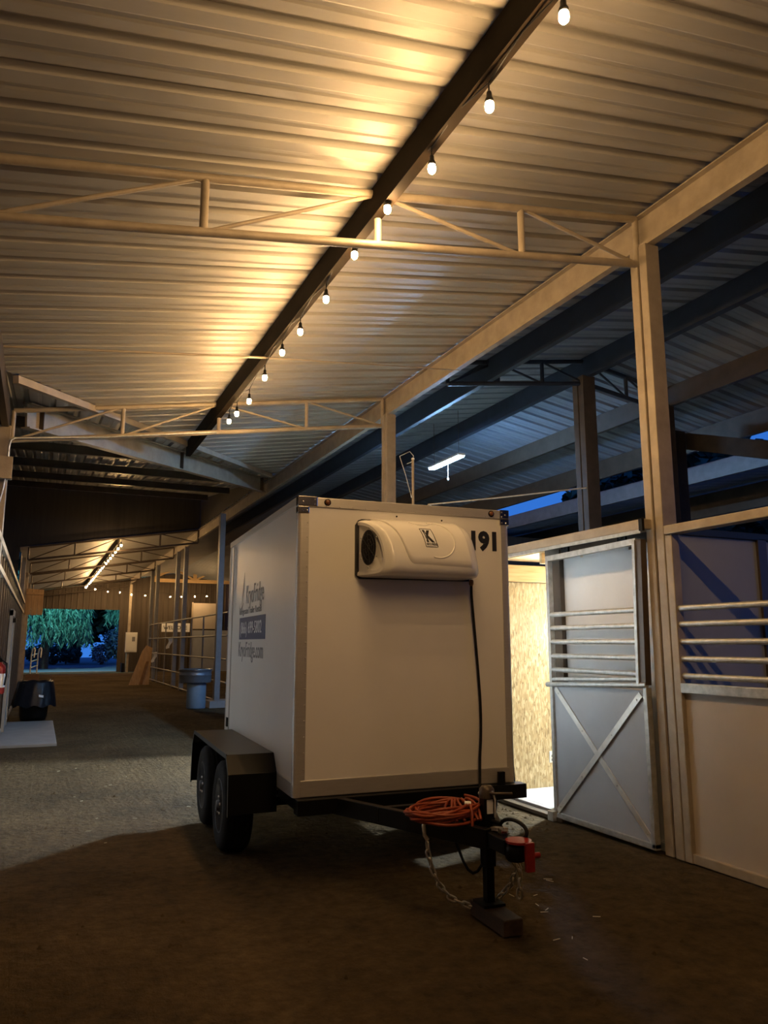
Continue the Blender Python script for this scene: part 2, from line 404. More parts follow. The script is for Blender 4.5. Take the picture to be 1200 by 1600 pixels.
# front of the boarded stall: posts, bars' backing panel, second front further on
wf = empty('wall_front', (4.6, 7, 0), kind='structure')
box('backing_panel', M_panelw, (4.62, 4.64, 4.70, 6.0, 1.25, 2.50), wf)
box('backing_panel', M_panelw, (4.62, 4.64, 4.70, 6.0, .05, 1.25), wf)
box('filler_strip', M_steel_d, (4.585, 4.62, 4.70, 6.25, 2.44, 2.535), wf); box('jamb', M_steel_d, (4.57, 4.67, 6.0, 6.11, 0, 2.5), wf); box('jamb', M_steel_d, (4.60, 4.66, 6.135, 6.25, 0, 2.5), wf)
box('jamb', M_steel, (4.47, 4.60, 7.10, 7.2, 0, 2.5), wf)
box('lower_panel', M_tan, (4.53, 4.56, 7.2, 9.85, .07, 1.23), wf)
for z in (1.26, 1.352, 1.481, 1.612, 1.745, 1.868): MB().tube([(4.53, 7.2, z), (4.53, 9.88, z)], .022, 8).build('bar', M_galv, wf)
box('jamb', M_steel, (4.47, 4.60, 11.46, 11.56, 0, 2.5), wf); box('front_boards', M_tan, (4.53, 4.57, 11.56, 16.4, 0, 2.5), wf)
box('header', M_steel, (4.47, 4.60, 9.9, 11.56, 2.42, 2.5), wf)
r2 = empty('wall_room', (5.8, 11.6, 0), kind='structure')
box('strand_board', M_osb, (4.60, 7.0, 11.56, 11.58, 0, 2.5), r2); box('strand_board', M_osb, (6.98, 7.0, 9.92, 11.56, 0, 2.5), r2); box('strand_board', M_osb, (4.66, 6.98, 9.90, 9.92, 0, 2.5), r2)
c2 = empty('ceiling', (5.8, 10.7, 2.51), kind='structure')
for k in range(7): box('plank', M_pine, (4.62+k*.34, 4.952+k*.34, 9.92, 11.56, 2.51, 2.53), c2)
tr = empty('trim_1', (4.48, 7, 2.5), kind='structure')
box('track', M_steel, (4.40, 4.56, 4.665, 9.9, 2.515, 2.60), tr, bev=.008)
box('track_lip', M_galv, (4.40, 4.415, 4.70, 9.9, 2.485, 2.515), tr)
box('door_stop', M_black, (4.385, 4.41, 4.66, 4.70, 2.50, 2.60), tr)
box('threshold', M_steel_d, (4.41, 4.50, 5.9, 9.8, 0, .035), tr, bev=.005)
box('threshold', M_conc, (4.50, 4.62, 5.9, 9.8, 0, .06), tr, bev=.005)
# room behind the door
rm = empty('wall_room', (5.8, 7.1, 0), kind='structure')
box('strand_board', M_osb, (4.60, 5.82, 7.10, 7.115, .06, 2.27), rm); box('strand_board', M_osb, (5.824, 6.97, 7.10, 7.115, .06, 2.27), rm)
box('strand_board', M_osb, (6.95, 6.965, 4.62, 5.86, .06, 2.27), rm); box('strand_board', M_osb, (6.95, 6.965, 5.864, 7.10, .06, 2.27), rm)
box('strand_board', M_osb, (4.66, 6.95, 4.625, 4.64, .06, 2.27), rm)
box('header_board', M_pine, (4.60, 6.95, 7.065, 7.10, 2.275, 2.46), rm)
box('header_board', M_pine, (6.915, 6.95, 4.64, 7.06, 2.275, 2.46), rm)
cr = empty('ceiling', (5.8, 5.9, 2.46), kind='structure')
for k in range(7): box('plank', M_pine, (4.60+k*.34, 4.932+k*.34, 4.64, 7.12, 2.51, 2.53), cr)
for yy in (5.05, 5.7, 6.35): box('joist', M_pine, (4.62, 6.9, yy, yy+.04, 2.40, 2.51), cr)
tag(box('floor', M_roomfl, (4.56, 6.95, 4.62, 7.10, .0, .062)), kind='structure')

# ------------------------------------------------------------------ purlins, beams, posts, trusses
def chan(name, x, y0, y1, z0, z1, mat, label, side=1, lip=.055, web=.02):
    m = MB(); m.box(x, x+side*web, y0, y1, z0, z1) if side > 0 else m.box(x-web, x, y0, y1, z0, z1)
    a, b = sorted((x+side*web, x+side*(web+lip)))
    m.box(a, b, y0, y1, z0, z0+.012); m.box(a, b, y0, y1, z1-.012, z1)
    a, b = sorted((x+side*(web+lip-.01), x+side*(web+lip)))
    m.box(a, b, y0, y1, z0+.012, z0+.035)
    return tag(m.build(name, mat), label, 'steel beam')
chan('roof_purlin', 1.99, -5.6, 12.45, 4.655, zl(1.99)-.005, M_purl, 'dark brown roof purlin with the string of lit bulbs hanging along it')
chan('roof_beam', XR+.05, -5.6, 25, 4.975, 5.285, M_steel, 'tan steel beam along the tops of the stall-side posts, over the white trailer', side=-1)
chan('roof_beam', XL+.02, -5.6, 10.25, 4.20, 4.46, M_steel_d, 'brown beam along the left eave at the left edge', side=-1)
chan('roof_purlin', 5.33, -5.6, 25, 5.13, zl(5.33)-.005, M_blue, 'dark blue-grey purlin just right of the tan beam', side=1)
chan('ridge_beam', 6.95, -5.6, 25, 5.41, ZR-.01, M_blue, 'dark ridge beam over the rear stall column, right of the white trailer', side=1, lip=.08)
chan('roof_purlin', 8.50, -5.6, 25, 5.16, zr(8.5)-.005, M_steel_d, 'brown purlin beyond the ridge, above the small tube lamp', side=1)
chan('eave_beam', 10.0, -5.6, 25, 4.84, zr(10.05)-.01, M_steel_d, 'brown eave beam with a strip of evening sky below it', side=1)
chan('eave_beam', 11.0, 0.3, 26, 4.56, 4.88, M_post, 'pale eave beam of the neighbouring lean-to under the strip of sky', side=1)
chan('roof_beam', 13.0, 0.3, 26, 4.30, 4.80, M_steel_d, 'dark lower beam of the neighbouring lean-to above the stall door track', side=1)
chan('roof_purlin', 2.0, 25, 46, 4.655, zl(2.0)-.005, M_purl, 'dark purlin of the far aisle beside the far string of bulbs')
chan('roof_beam', XR+.05, 25.15, 46, 4.975, 5.285, M_steel, 'tan beam along the far aisle above the pipe fence', side=-1)
for i, yy in enumerate((11.6, 14.2, 17.0, 20.0, 23.0)):
    tag(box('cross_purlin', M_steel_d, (-8.9, min(vx(yy)-1.2, 4.4), yy, yy+.08, zc(yy)-.17, zc(yy)-.01)),
        ['dark cross-roof purlin nearest the diagonal valley beam', 'second dark cross-roof purlin behind the valley beam', 'middle dark purlin of the cross roof',
         'fourth dark purlin of the cross roof, over the crossing', 'dark cross-roof purlin nearest the gable wall above the far aisle'][i], 'steel beam')

# valley: gutter member, plate and deep beam under it
def vpt(s, dz): x_ = VX0+s*(VX1-VX0); return V((x_, VY0+s*(VY1-VY0), zl(x_)+dz))
tag(MB().bar(vpt(.012, -.05), vpt(.97, -.05), .07, .085).build('valley_gutter', M_steel), 'slim tan gutter line where the aisle roof ends on the diagonal', 'gutter')
MB().bar(vpt(.012, .062), vpt(.97, .062), .5, .012).build('valley_flashing', M_roof, roof5)
B0, B1 = V((-.36, 10.34, 0)), V((4.50, 16.86, 0)); hz = (B1-B0).normalized(); nv = V((hz.y, -hz.x, 0))
bp = lambda f, z0: B0+(B1-B0)*f+V((0, 0, z0+.755*f))
vb = empty('valley_beam', bp(0, 4.30), 'tan diagonal beam under the cross roof, running from the left post to the right beam', 'steel beam')
MB().bar(bp(0, 4.46), bp(1, 4.46), .03, .30).build('web', M_steel, vb)
MB().bar(bp(0, 4.625), bp(1, 4.625), .13, .018).build('top_flange', M_steel, vb)
MB().bar(bp(0, 4.305), bp(1, 4.305), .13, .018).build('bottom_flange', M_steel, vb)
for s_ in (.03, .5, .97): MB().bar(bp(s_, 4.31)+nv*.04, bp(s_, 4.62)+nv*.04, .012, .08, hint=nv).build('stiffener', M_steel_d, vb)

def truss(y, xs, zb, zt, mat, label, diag, r=(.032, .028, .016), plate=None):
    t = empty('roof_truss', (xs[0], y, zb(xs[0])), label, 'roof truss')
    P = lambda x_, f: (x_, y, f(x_))
    MB().tube([P(xs[0], zt), P(xs[-1], zt)], r[0], 10).build('top_chord', mat, t)
    MB().tube([P(xs[0], zb), P(xs[-1], zb)], r[0], 10).build('bottom_chord', mat, t)
    for i, x_ in enumerate(xs):
        if i == plate: MB().box(x_-.05, x_+.05, y-.02, y+.02, zb(x_), zt(x_)-.02).build('vertical', mat, t)
        else: MB().tube([P(x_, zb), P(x_, zt)], r[1], 8).build('vertical', mat, t)
    for a, b, upd in diag:
        p, q = (P(xs[a], zb), P(xs[b], zt)) if upd else (P(xs[a], zt), P(xs[b], zb))
        MB().tube([p, q], r[2], 8).build('diagonal', mat, t)
    return t
ax = [-.49, .79, 2.04, 3.30, 4.50]
zb = lambda x: 4.06+.157*(x+.47); zt = lambda x: zl(x)-.045
DG = [(0, 1, True), (1, 2, True), (2, 3, False), (3, 4, False)]
for yy, lb in ((-.78, 'tan pipe roof truss over the camera end of the aisle'), (4.654, 'tan pipe roof truss nearest in view, crossing high above the trailer'),
               (10.085, 'tan pipe roof truss behind the trailer, at the end of the near string lights')):
    truss(yy, ax, zb, zt, M_steel, lb, DG)
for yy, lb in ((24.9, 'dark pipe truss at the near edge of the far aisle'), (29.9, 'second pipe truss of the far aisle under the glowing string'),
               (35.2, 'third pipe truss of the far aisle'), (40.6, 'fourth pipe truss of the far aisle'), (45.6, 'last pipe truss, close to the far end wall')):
    truss(yy, ax, zb, zt, M_steel_d, lb, DG)  # darker steel than the near trusses, standing in for their backlit silhouettes
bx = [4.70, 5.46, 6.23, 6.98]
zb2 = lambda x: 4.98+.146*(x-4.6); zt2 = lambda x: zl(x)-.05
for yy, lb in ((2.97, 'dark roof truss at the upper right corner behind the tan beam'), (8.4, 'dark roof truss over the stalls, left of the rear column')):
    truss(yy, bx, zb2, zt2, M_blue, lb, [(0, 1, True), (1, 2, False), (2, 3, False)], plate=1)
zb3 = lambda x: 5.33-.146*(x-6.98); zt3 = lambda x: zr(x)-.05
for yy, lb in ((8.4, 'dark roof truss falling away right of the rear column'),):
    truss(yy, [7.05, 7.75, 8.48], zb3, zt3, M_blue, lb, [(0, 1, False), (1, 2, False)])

def post(x, y, z1, mat, label, wx=.13, wy=.19, cat='steel post', z0=0):
    p = empty('steel_post', (x, y, z0), label, cat)
    MB().box(x-wx/2, x+wx/2, y-wy/2, y-.012, z0, z1).build('channel', mat, p, bev=.006)
    MB().box(x-wx/2, x+wx/2, y+.012, y+wy/2, z0, z1).build('channel', mat, p, bev=.006)
    MB().box(x-wx/2+.02, x+wx/2-.02, y-.012, y+.012, z0, z1).build('web', M_steel_d, p)
    return p
post(4.56, 4.63, 4.98, M_steel, 'tan double-channel post right of the stall door', .15, .19)
post(4.56, 9.98, 4.98, M_steel, 'tan double-channel post rising behind the white trailer', .15, .19)
post(-.57, 10.085, 4.22, M_steel, 'tan left-hand post carrying the small junction box', .14, .18)
post(6.99, 8.44, 5.42, M_colm, 'dark rear column rising behind the stall door track', .22, .24)
post(8.50, 8.40, 5.18, M_dpost, 'dark column behind the tan post, right of the ridge column', .16, .2)
post(8.95, 8.72, 4.9, M_dpost, 'wide dark column under the sloping rafter at right', .26, .26)
tag(MB().bar((9.25, 8.9, 4.85), (9.6, 5.6, 3.75), .12, .26).build('rafter', M_dpost), 'dark sloping rafter at the right edge below the sky gap', 'steel beam')
for x_, y_, z_, lb in ((4.22, 19.9, 5.0, 'tall blue-grey post standing beside the grey stock tank'), (4.55, 27.3, 5.0, 'tall post in the middle of the pipe fence, left of a twin'),
                       (4.55, 29.0, 5.0, 'tall post in the pipe fence, behind its twin'), (4.55, 34.4, 5.0, 'slim tall post at the far end of the pipe fence'),
                       (4.55, 36.2, 5.0, 'farthest tall post of the pipe fence'), (4.53, 45.2, 4.9, 'pale post with the white panel box by the far end wall')):
    post(x_, y_, z_, M_post if y_ < 44 else M_steel, lb, .14, .2)
for y_, lb in ((25.2, 'post on the left where the far aisle begins'), (30.6, 'left post of the far aisle beside the hung plywood'), (36.0, 'left post in the middle of the far aisle')):
    post(-.6, y_, 4.15, M_steel, lb, .12, .16)

# ------------------------------------------------------------------ sliding stall door
sd = empty('stall_door', (4.45, 5.38, .03), 'grey sliding stall door with a white X brace and five bars', 'door')
DX0, DX1 = 4.42, 4.475
box('stile', M_galv, (DX0, DX1, 5.985, 6.025, .04, 2.43), sd, bev=.004)
box('stile', M_galv, (DX0, DX1, 4.755, 4.80, .04, 1.25), sd, bev=.004)
MB().bar((4.435, 4.84, 1.27), (4.435, 4.80, 2.44), .055, .03, hint=(0, 1, 0)).build('stile', M_galv, sd)
MB().bar((4.45, 4.79, 1.27), (4.45, 4.755, 2.44), .06, .06, hint=(0, 1, 0)).build('stile', M_steel_d, sd)
MB().bar((4.45, 6.02, 2.405), (4.45, 4.79, 2.43), .055, .05).build('top_rail', M_galv, sd)
MB().tube([(4.43, 6.07, 1.215), (4.43, 4.76, 1.27)], .024, 10).build('middle_rail', M_galv, sd)
MB().tube([(4.44, 6.0, 1.265), (4.44, 4.80, 1.315)], .02, 10).build('middle_rail', M_galv, sd)
box('bottom_rail', M_galv, (DX0, DX1, 4.755, 6.025, .03, .075), sd, bev=.004)
box('lower_panel', M_panel, (4.445, 4.46, 4.79, 5.99, .07, 1.225), sd)
for k, z in enumerate((1.354, 1.482, 1.612, 1.741, 1.868)):
    MB().tube([(4.445, 6.0, z), (4.445, 4.80, z)], .024, 10).build('bar', M_galv, sd)
for (a, b), o_ in ((((5.96, 1.185), (4.80, .09)), .438), (((5.975, .09), (4.83, 1.195)), .428)):
    st = MB().bar((4.0+o_, a[0], a[1]), (4.0+o_, b[0], b[1]), .05, .008, hint=(1, 0, 0)).build('brace', M_strap, sd)
    for f in (.04, .32, .68, .96):
        c = V((4.0+o_-.004, a[0]+(b[0]-a[0])*f, a[1]+(b[1]-a[1])*f))
        MB().lathe([(.008, 0), (.006, -.004), (0, -.005)], 8, c, 'X').build('rivet', M_galv, st)
for yy in (5.75, 4.98):
    hg = MB().box(4.445, 4.465, yy-.05, yy+.05, 2.42, 2.50).build('hanger', M_black, sd)
    MB().lathe([(0, -.012), (.03, -.012), (.03, .012), (0, .012)], 14, (4.455, yy, 2.5), 'X').build('roller', M_black, hg)
box('guide', M_galv, (4.37, 4.43, 5.98, 6.06, 0, .085), sd, bev=.004)
tag(box('wall_outlet', M_plasticw, (5.17, 5.245, 7.09, 7.10, .315, .435), bev=.003), 'white outlet plate low on the strand-board wall', 'outlet')
o_ = bpy.data.objects['wall_outlet']
for zz in (.345, .385): MB().lathe([(.016, 0), (.016, -.004), (0, -.004)], 12, (5.207, 7.09, zz), 'Y').build('socket', M_inkg, o_)
M_flood = glow('flood_glass', (.80, .93, 1.0), FLOOD)
wk = empty('unseen_flood', (5.78, 7.02, 2.02), 'small flood lamp added unseen on the strand board to light the ground at the stall door', 'lamp')  # out-of-view flood, added to brighten the floor patch outside the stall door
wd = V((-.12, -.95, -.30)).normalized()
MB().bar(V((5.78, 7.0, 2.05))-wd*.035, V((5.78, 7.0, 2.05))+wd*.01, .19, .15).build('lamp_housing', M_black, wk)
MB().bar(V((5.78, 7.0, 2.05))+wd*.0101, V((5.78, 7.0, 2.05))+wd*.014, .165, .125).build('lamp_glass', M_flood, wk)
MB().bar((5.78, 7.0, 2.05), (5.80, 7.10, 2.10), .03, .03).build('lamp_bracket', M_black, wk)
wk2 = empty('unseen_flood', (5.9, 11.5, 2.2), 'flood lamp in the second lit stall, shining across the aisle behind the trailer', 'lamp')
wd = V((-.72, -.46, -.52)).normalized()
MB().bar(V((5.9, 11.40, 2.25))-wd*.035, V((5.9, 11.40, 2.25))+wd*.01, .27, .21).build('lamp_housing', M_black, wk2)
MB().bar(V((5.9, 11.40, 2.25))+wd*.0101, V((5.9, 11.40, 2.25))+wd*.014, .24, .18).build('lamp_glass', M_flood, wk2)
MB().bar((5.9, 11.46, 2.25), (5.9, 11.556, 2.25), .03, .03).build('lamp_bracket', M_black, wk2)
rl = empty('ceiling_lamp', (5.9, 6.75, 2.40), 'flat white lamp on the ceiling of the boarded stall', 'lamp')
box('lamp_base', M_plasticw, (5.65, 6.15, 6.62, 6.88, 2.385, 2.40), rl); box('diffuser', M_room, (5.67, 6.13, 6.64, 6.86, 2.36, 2.385), rl)

# ------------------------------------------------------------------ trailer
C = V((2.5233, 5.1482, 0)); RZ = math.radians(-3.0)
TR = empty('cargo_trailer', C, 'white box trailer with a cooling unit on its front, parked in the aisle', 'trailer', rotz=RZ)
HW, TL, TB, TT = .8755, 2.85, .555, 2.659
def T(name, mat, mb, parent=TR, bev=0): return mb.build(name, mat, parent, local=True, bev=bev)
def TBX(name, mat, b, parent=TR, bev=0): return T(name, mat, MB().box(*b), parent, bev)
TBX('front_panel', M_white, (-HW+.05, HW-.05, .006, .05, TB+.02, TT-.02))
sp_l = TBX('side_panel', M_white, (-HW+.004, -HW+.04, .03, TL-.02, TB+.05, TT-.02))
TBX('side_panel', M_white, (HW-.04, HW-.004, .03, TL-.02, TB+.05, TT-.02))
TBX('rear_panel', M_white, (-HW+.03, HW-.03, TL-.05, TL-.01, TB, TT-.02))
TBX('roof_panel', M_alu, (-HW+.02, HW-.02, .02, TL-.02, TT-.03, TT-.005))
TBX('floor_panel', M_black, (-HW+.03, HW-.03, .03, TL-.03, TB, TB+.04))
def corner(sx, sy, w1, w2):
    # L-shaped corner trim with a rounded outside edge
    y0 = 0 if sy > 0 else TL
    pts = [(sx*HW-sx*w1, y0), ] + [(sx*(HW-.03+.03*math.sin(a)), y0+sy*(.03-.03*math.cos(a))) for a in [i*math.pi/12 for i in range(7)]] + \
          [(sx*HW, y0+sy*w2), (sx*(HW-.012), y0+sy*w2), (sx*(HW-.012), y0+sy*.012), (sx*HW-sx*w1, y0+sy*.012)]
    m = MB().prism([(a, b, TB) for a, b in pts], (0, 0, TT-TB)); return T('corner_trim', M_alu, m)
cl = corner(-1, 1, .083, .045); corner(1, 1, .07, .045); corner(-1, -1, .06, .05); corner(1, -1, .06, .05)
rv = MB()
for k in range(17): rv.lathe([(.006, 0), (.004, -.004), (0, -.005)], 6, (-HW+.072, 0, .74+k*.108), 'Y')
tag(T('rivet_row', M_alu, rv, cl), kind='stuff')
tf = TBX('top_trim', M_alu, (-HW+.05, HW-.05, -.004, .02, 2.585, TT), bev=.006)
TBX('bottom_trim', M_alu, (-HW+.05, HW-.05, -.004, .02, TB, .668), bev=.006)
TBX('top_trim', M_alu, (-HW-.003, -HW+.02, .04, TL-.03, 2.60, TT), bev=.005)
TBX('top_trim', M_alu, (HW-.02, HW+.003, .04, TL-.03, 2.60, TT), bev=.005)
TBX('bottom_trim', M_alu, (-HW-.003, -HW+.02, .04, TL-.03, TB, .655), bev=.005)
TBX('bottom_trim', M_alu, (HW-.02, HW+.003, .04, TL-.03, TB, .655), bev=.005)
rv = MB()
for k in range(14): rv.lathe([(.005, 0), (.003, -.004), (0, -.005)], 6, (-.66+k*.102, -.004, 2.598), 'Y')
tag(T('rivet_row', M_alu, rv, tf), kind='stuff')
for sx, w in ((-1, .145), (1, .085)):
    m = MB()
    a = -HW if sx < 0 else HW
    m.box(*sorted((a-sx*.0-sx*w, a+sx*.004)), -.008, .05, 2.588, TT+.004); m.box(*sorted((a-sx*.083, a+sx*.004)), -.008, .05, 2.535, 2.588)
    cp = T('corner_cap', M_chrome, m, bev=.006)
    for dx, dz in ((.035, 2.62), (w-.02, 2.64), (w-.02, 2.605), (.03, 2.555), (.065, 2.555)):
        MB().lathe([(.008, 0), (.006, -.004), (0, -.006)], 8, (a-sx*dx, -.008, dz), 'Y').build('rivet', M_chrome, cp, local=True)
for x_ in (-.655, .715):
    m_ = T('marker_light', M_amber, MB().lathe([(.020, 0), (.018, -.010), (.010, -.016), (0, -.017)], 14, (x_, -.004, 2.625), 'Y'))
    MB().lathe([(.026, 0), (.026, -.005), (.02, -.007)], 14, (x_, -.004, 2.625), 'Y').build('bezel', M_black, m_, local=True)
for x_, z_ in ((-.10, 2.555), (.28, 2.545)): T('screw_head', M_black, MB().lathe([(.007, .006), (.006, 0), (0, -.003)], 8, (x_, 0, z_), 'Y'))
# side door fittings near the rear
TBX('latch', M_black, (-HW-.012, -HW+.004, 2.64, 2.70, .77, .86), bev=.004)
TBX('door_edge', M_alu, (-HW-.004, -HW+.004, 2.585, 2.60, .66, 2.59))
TBX('corner_reflector', M_black, (HW-.002, HW+.004, .03, .05, 1.55, 1.60))

# lettering (flat vinyl)
def text(body, size, mat, parent, name, M, bold=0., sx=1., local=True, depth=.0012, align='LEFT'):
    cu = bpy.data.curves.new('lettering', 'FONT'); cu.body = body; cu.size = size; cu.extrude = depth; cu.offset = bold; cu.align_x = align
    cu.resolution_u = 3
    o = bpy.data.objects.new('lettering', cu); COL.objects.link(o)
    dg = bpy.context.evaluated_depsgraph_get(); me = bpy.data.meshes.new_from_object(o.evaluated_get(dg))
    bpy.data.objects.remove(o); bpy.data.curves.remove(cu)
    S = Matrix.Diagonal((sx, 1, 1, 1))
    if not local and parent is not None: M = WM[parent].inverted() @ M
    me.transform(M @ S); me.materials.clear(); me.materials.append(mat)
    ob = bpy.data.objects.new(name, me); COL.objects.link(ob)
    if parent is not None: ob.parent = parent; WM[ob] = WM[parent].copy()
    return ob
def basis(o, X, Y): X, Y = V(X), V(Y); Z = X.cross(Y); return Matrix(((X.x, Y.x, Z.x, o[0]), (X.y, Y.y, Z.y, o[1]), (X.z, Y.z, Z.z, o[2]), (0, 0, 0, 1)))
FRONT = lambda x_, z_, y_=.004: basis((x_, y_, z_), (1, 0, 0), (0, 0, 1))
SIDE = lambda y_, z_: basis((-HW+.003, y_, z_), (0, -1, 0), (0, 0, 1))
tag(text('191', .198, M_ink, TR, 'number_lettering', FRONT(.508, 2.335), bold=.0105, sx=.95), 'bold black number 191')
tag(text('KryoFridge', .25, M_inkg, TR, 'name_lettering', SIDE(1.90, 1.965), sx=.70, bold=-.002), 'grey name lettering on the side')
yc = 2.2
for wd_ in ('Refrigerated', 'Trailer', 'Rentals'):
    o = text(wd_, .085, M_inkg, TR, 'tagline_lettering', SIDE(yc, 1.872), sx=1.06)
    yc = min(v.co.y for v in o.data.vertices)-.028
pb = TBX('phone_banner', M_inkb, (-HW+.001, -HW+.005, 1.02, 2.17, 1.635, 1.84))
text('(866) 699-5802', .155, M_inkw, pb, 'phone_lettering', basis((-HW, 2.12, 1.69), (0, -1, 0), (0, 0, 1)), sx=1.0)
tag(text('KryoFridge.com', .20, M_inkg, TR, 'address_lettering', SIDE(2.2, 1.475), sx=.86), 'grey web address lettering on the side')
# tall swoosh emblem left of the name
sw = MB(); L_, R_ = [], []
for i in range(15):
    f = i/14; z_ = 2.27-.31*f; yy = 1.99+.10*f**1.5; wd = .005+.026*math.sin(math.pi*min(1, f*1.05))
    L_.append((-HW+.002, yy+wd, z_)); R_.append((-HW+.002, yy-wd, z_))
sw.grid([L_, R_], False)
L_, R_ = [], []
for i in range(13):
    f = i/12; yy = 2.22-.22*f; z_ = 1.98-.065*math.sin(math.pi*f**.7)+.0*f; wd = .004+.014*math.sin(math.pi*f)
    L_.append((-HW+.002, yy, z_+wd)); R_.append((-HW+.002, yy, z_-wd))
sw.grid([L_, R_], False)
T('swoosh_emblem', M_inkg, sw)

# running gear
fr = MB()
for s_ in (-1, 1): fr.box(s_*.80-.03, s_*.80+.03, .02, TL-.05, .455, TB)
for yy in (.5, 1.1, 1.7, 2.3, 2.75): fr.box(-.78, .78, yy, yy+.05, .47, TB-.01)
T('chassis', M_black, fr)
cm = TBX('front_crossmember', M_black, (-.86, .925, -.075, .03, .45, .552), bev=.004)
MB().box(.70, .75, -.06, -.03, .54, .645).build('bracket', M_black, cm, local=True)
af = MB()
for s_ in (-1, 1): af.bar((s_*.74, .35, .495), (s_*.035, -1.22, .495), .055, .11)
af.bar((-.42, -.42, .50), (.42, -.42, .50), .05, .09)
T('tongue_frame', M_black, af, bev=.004)
cp = MB(); cp.box(-.05, .05, -1.42, -1.12, .455, .535)
cp.lathe([(0, .072), (.045, .068), (.058, .05), (.06, 0), (.05, -.02), (0, -.02)], 16, (0, -1.46, .455))
cpo = T('coupler', M_black, cp, bev=.006)
MB().bar((0, -1.20, .545), (0, -1.36, .575), .025, .02).build('latch_lever', M_alu, cpo, local=True)
MB().box(-.02, .02, -1.34, -1.30, .535, .57).build('latch_pin', M_chrome, cpo, local=True)
# jack
jk = T('jack', M_black, MB().box(.015, .085, -1.085, -1.015, .30, .705), bev=.005)
MB().box(.025, .075, -1.075, -1.025, .10, .31).build('jack_leg', M_black, jk, local=True)
MB().box(-.02, .12, -1.12, -.98, .09, .105).build('jack_foot', M_black, jk, local=True)
MB().lathe([(0, .055), (.03, .05), (.045, .03), (.048, 0), (.048, -.02)], 14, (.05, -1.05, .705)).build('jack_cap', M_steel_d, jk, local=True)
MB().tube([(.05, -1.05, .72), (.05, -1.12, .72), (.10, -1.14, .72), (.17, -1.14, .715)], .008, 8).build('jack_crank', M_steel_d, jk, local=True)
MB().tube([(.06, -1.10, .73), (.075, -1.105, .68), (.075, -1.10, .58)], .006, 6).build('lanyard', M_strap, jk, local=True)
MB().box(.03, .07, -1.088, -1.085, .60, .68).build('warning_label', M_inkw, jk, local=True)
# cables at the tongue
pts = []
for i in range(19):
    a = math.pi*(.93-1.86*i/18); pts.append((.08, -1.295-.145*math.cos(a)-.005, .557+.050*math.sin(a)+.012*math.cos(a)))
pts = [(.06, -1.06, .56)]+pts+[(.06, -1.10, .53)]
T('plug_cable', M_rubber, MB().tube(pts, .011, 8))
T('brake_cable', M_rubber, MB().tube([(-.10, -.90, .45)]+[(-.10+.02*k, -.90-.022*k, .45-.20*math.sin(math.pi*k/8)) for k in range(1, 8)]+[(.06, -1.08, .44)], .009, 8))
T('safety_hook', M_chain, MB().tube([(-.245, -.80, .55), (-.262, -.815, .50), (-.262, -.825, .45), (-.245, -.835, .42)], .013, 8))
def chain(path, pitch=.046):
    root = empty('safety_chain', (0, 0, 0), parent=TR)
    P = [V(p) for p in path]; segs = []
    for a, b in zip(P, P[1:]):
        segs.append((a, b, (b-a).length))
    tot = sum(s[2] for s in segs); n = int(tot/pitch)
    link = MB(); lp = []
    for i in range(14):
        a = 2*math.pi*i/14; lp.append((.013*math.sin(a), .017*math.cos(a)+(.013 if math.cos(a) > 0 else -.013), 0))
    link.tube(lp, .0062, 6, closed=True); me = None
    for k in range(n):
        d = (k+.5)/n*tot
        for a, b, l in segs:
            if d <= l: break
            d -= l
        p = a+(b-a)*(d/l); u = (b-a).normalized(); s_ = u.cross(V((.3, .2, .9))).normalized(); q = u.cross(s_)
        if k % 2: s_, q = q, s_*-1
        M = Matrix(((s_.x, u.x, q.x, p.x), (s_.y, u.y, q.y, p.y), (s_.z, u.z, q.z, p.z), (0, 0, 0, 1)))
        if me is None: o = link.build('chain_link', M_chain, root, local=True); me = o.data
        else: o = bpy.data.objects.new('chain_link', me); COL.objects.link(o); o.parent = root
        o.matrix_local = M
    return root
chain([(-.248, -.832, .41), (-.245, -.845, .34), (-.225, -.86, .25), (-.19, -.88, .17), (-.12, -.90, .095), (-.02, -.93, .05), (.05, -.945, .045), (.12, -1.0, .08), (.16, -1.10, .19), (.15, -1.22, .32), (.08, -1.22, .43)])
chain([(.06, -1.33, .44), (.085, -1.34, .36), (.09, -1.34, .27), (.085, -1.335, .20)])
# fenders and wheels
def wheel(x0, x1, y, out):
    s_ = 1 if x1 > x0 else -1; wd = abs(x1-x0)
    prof = [(.20, 0), (.26, -.012), (.315, 0), (.335, .02), (.34, .06), (.34, wd-.06), (.335, wd-.02), (.315, wd), (.26, wd+.012), (.20, wd)]
    t = MB().lathe([(r, s_*z) for r, z in prof], 36, (x0, y, .34), 'X')
    for k in range(4):
        for zz in (.045+.036*k,):
            t.lathe([(.3405, s_*(zz)), (.344, s_*(zz+.006)), (.344, s_*(zz+.022)), (.3405, s_*(zz+.028))], 36, (x0, y, .34), 'X')
    o = T('tyre', M_rubber, t)
    r = MB().lathe([(.205, 0), (.195, s_*-.004), (.185, s_*.025), (.10, s_*.035), (.085, s_*.012), (.045, s_*.01), (.04, s_*-.02), (0, s_*-.022)], 28, (x0, y, .34), 'X')
    for k in range(6):
        a = k*math.pi/3; r.lathe([(.018, s_*.03), (.018, s_*.0285)], 8, (x0, y+.14*math.cos(a), .34+.14*math.sin(a)), 'X')
    MB.build(r, 'rim', M_rim, o, local=True)
    lg = MB()
    for k in range(5):
        a = k*math.pi*2/5+.3; lg.lathe([(.011, s_*.012), (.011, s_*-.008), (0, s_*-.01)], 6, (x0, y+.065*math.cos(a), .34+.065*math.sin(a)), 'X')
    lg.build('lug_nuts', M_alu, o, local=True)
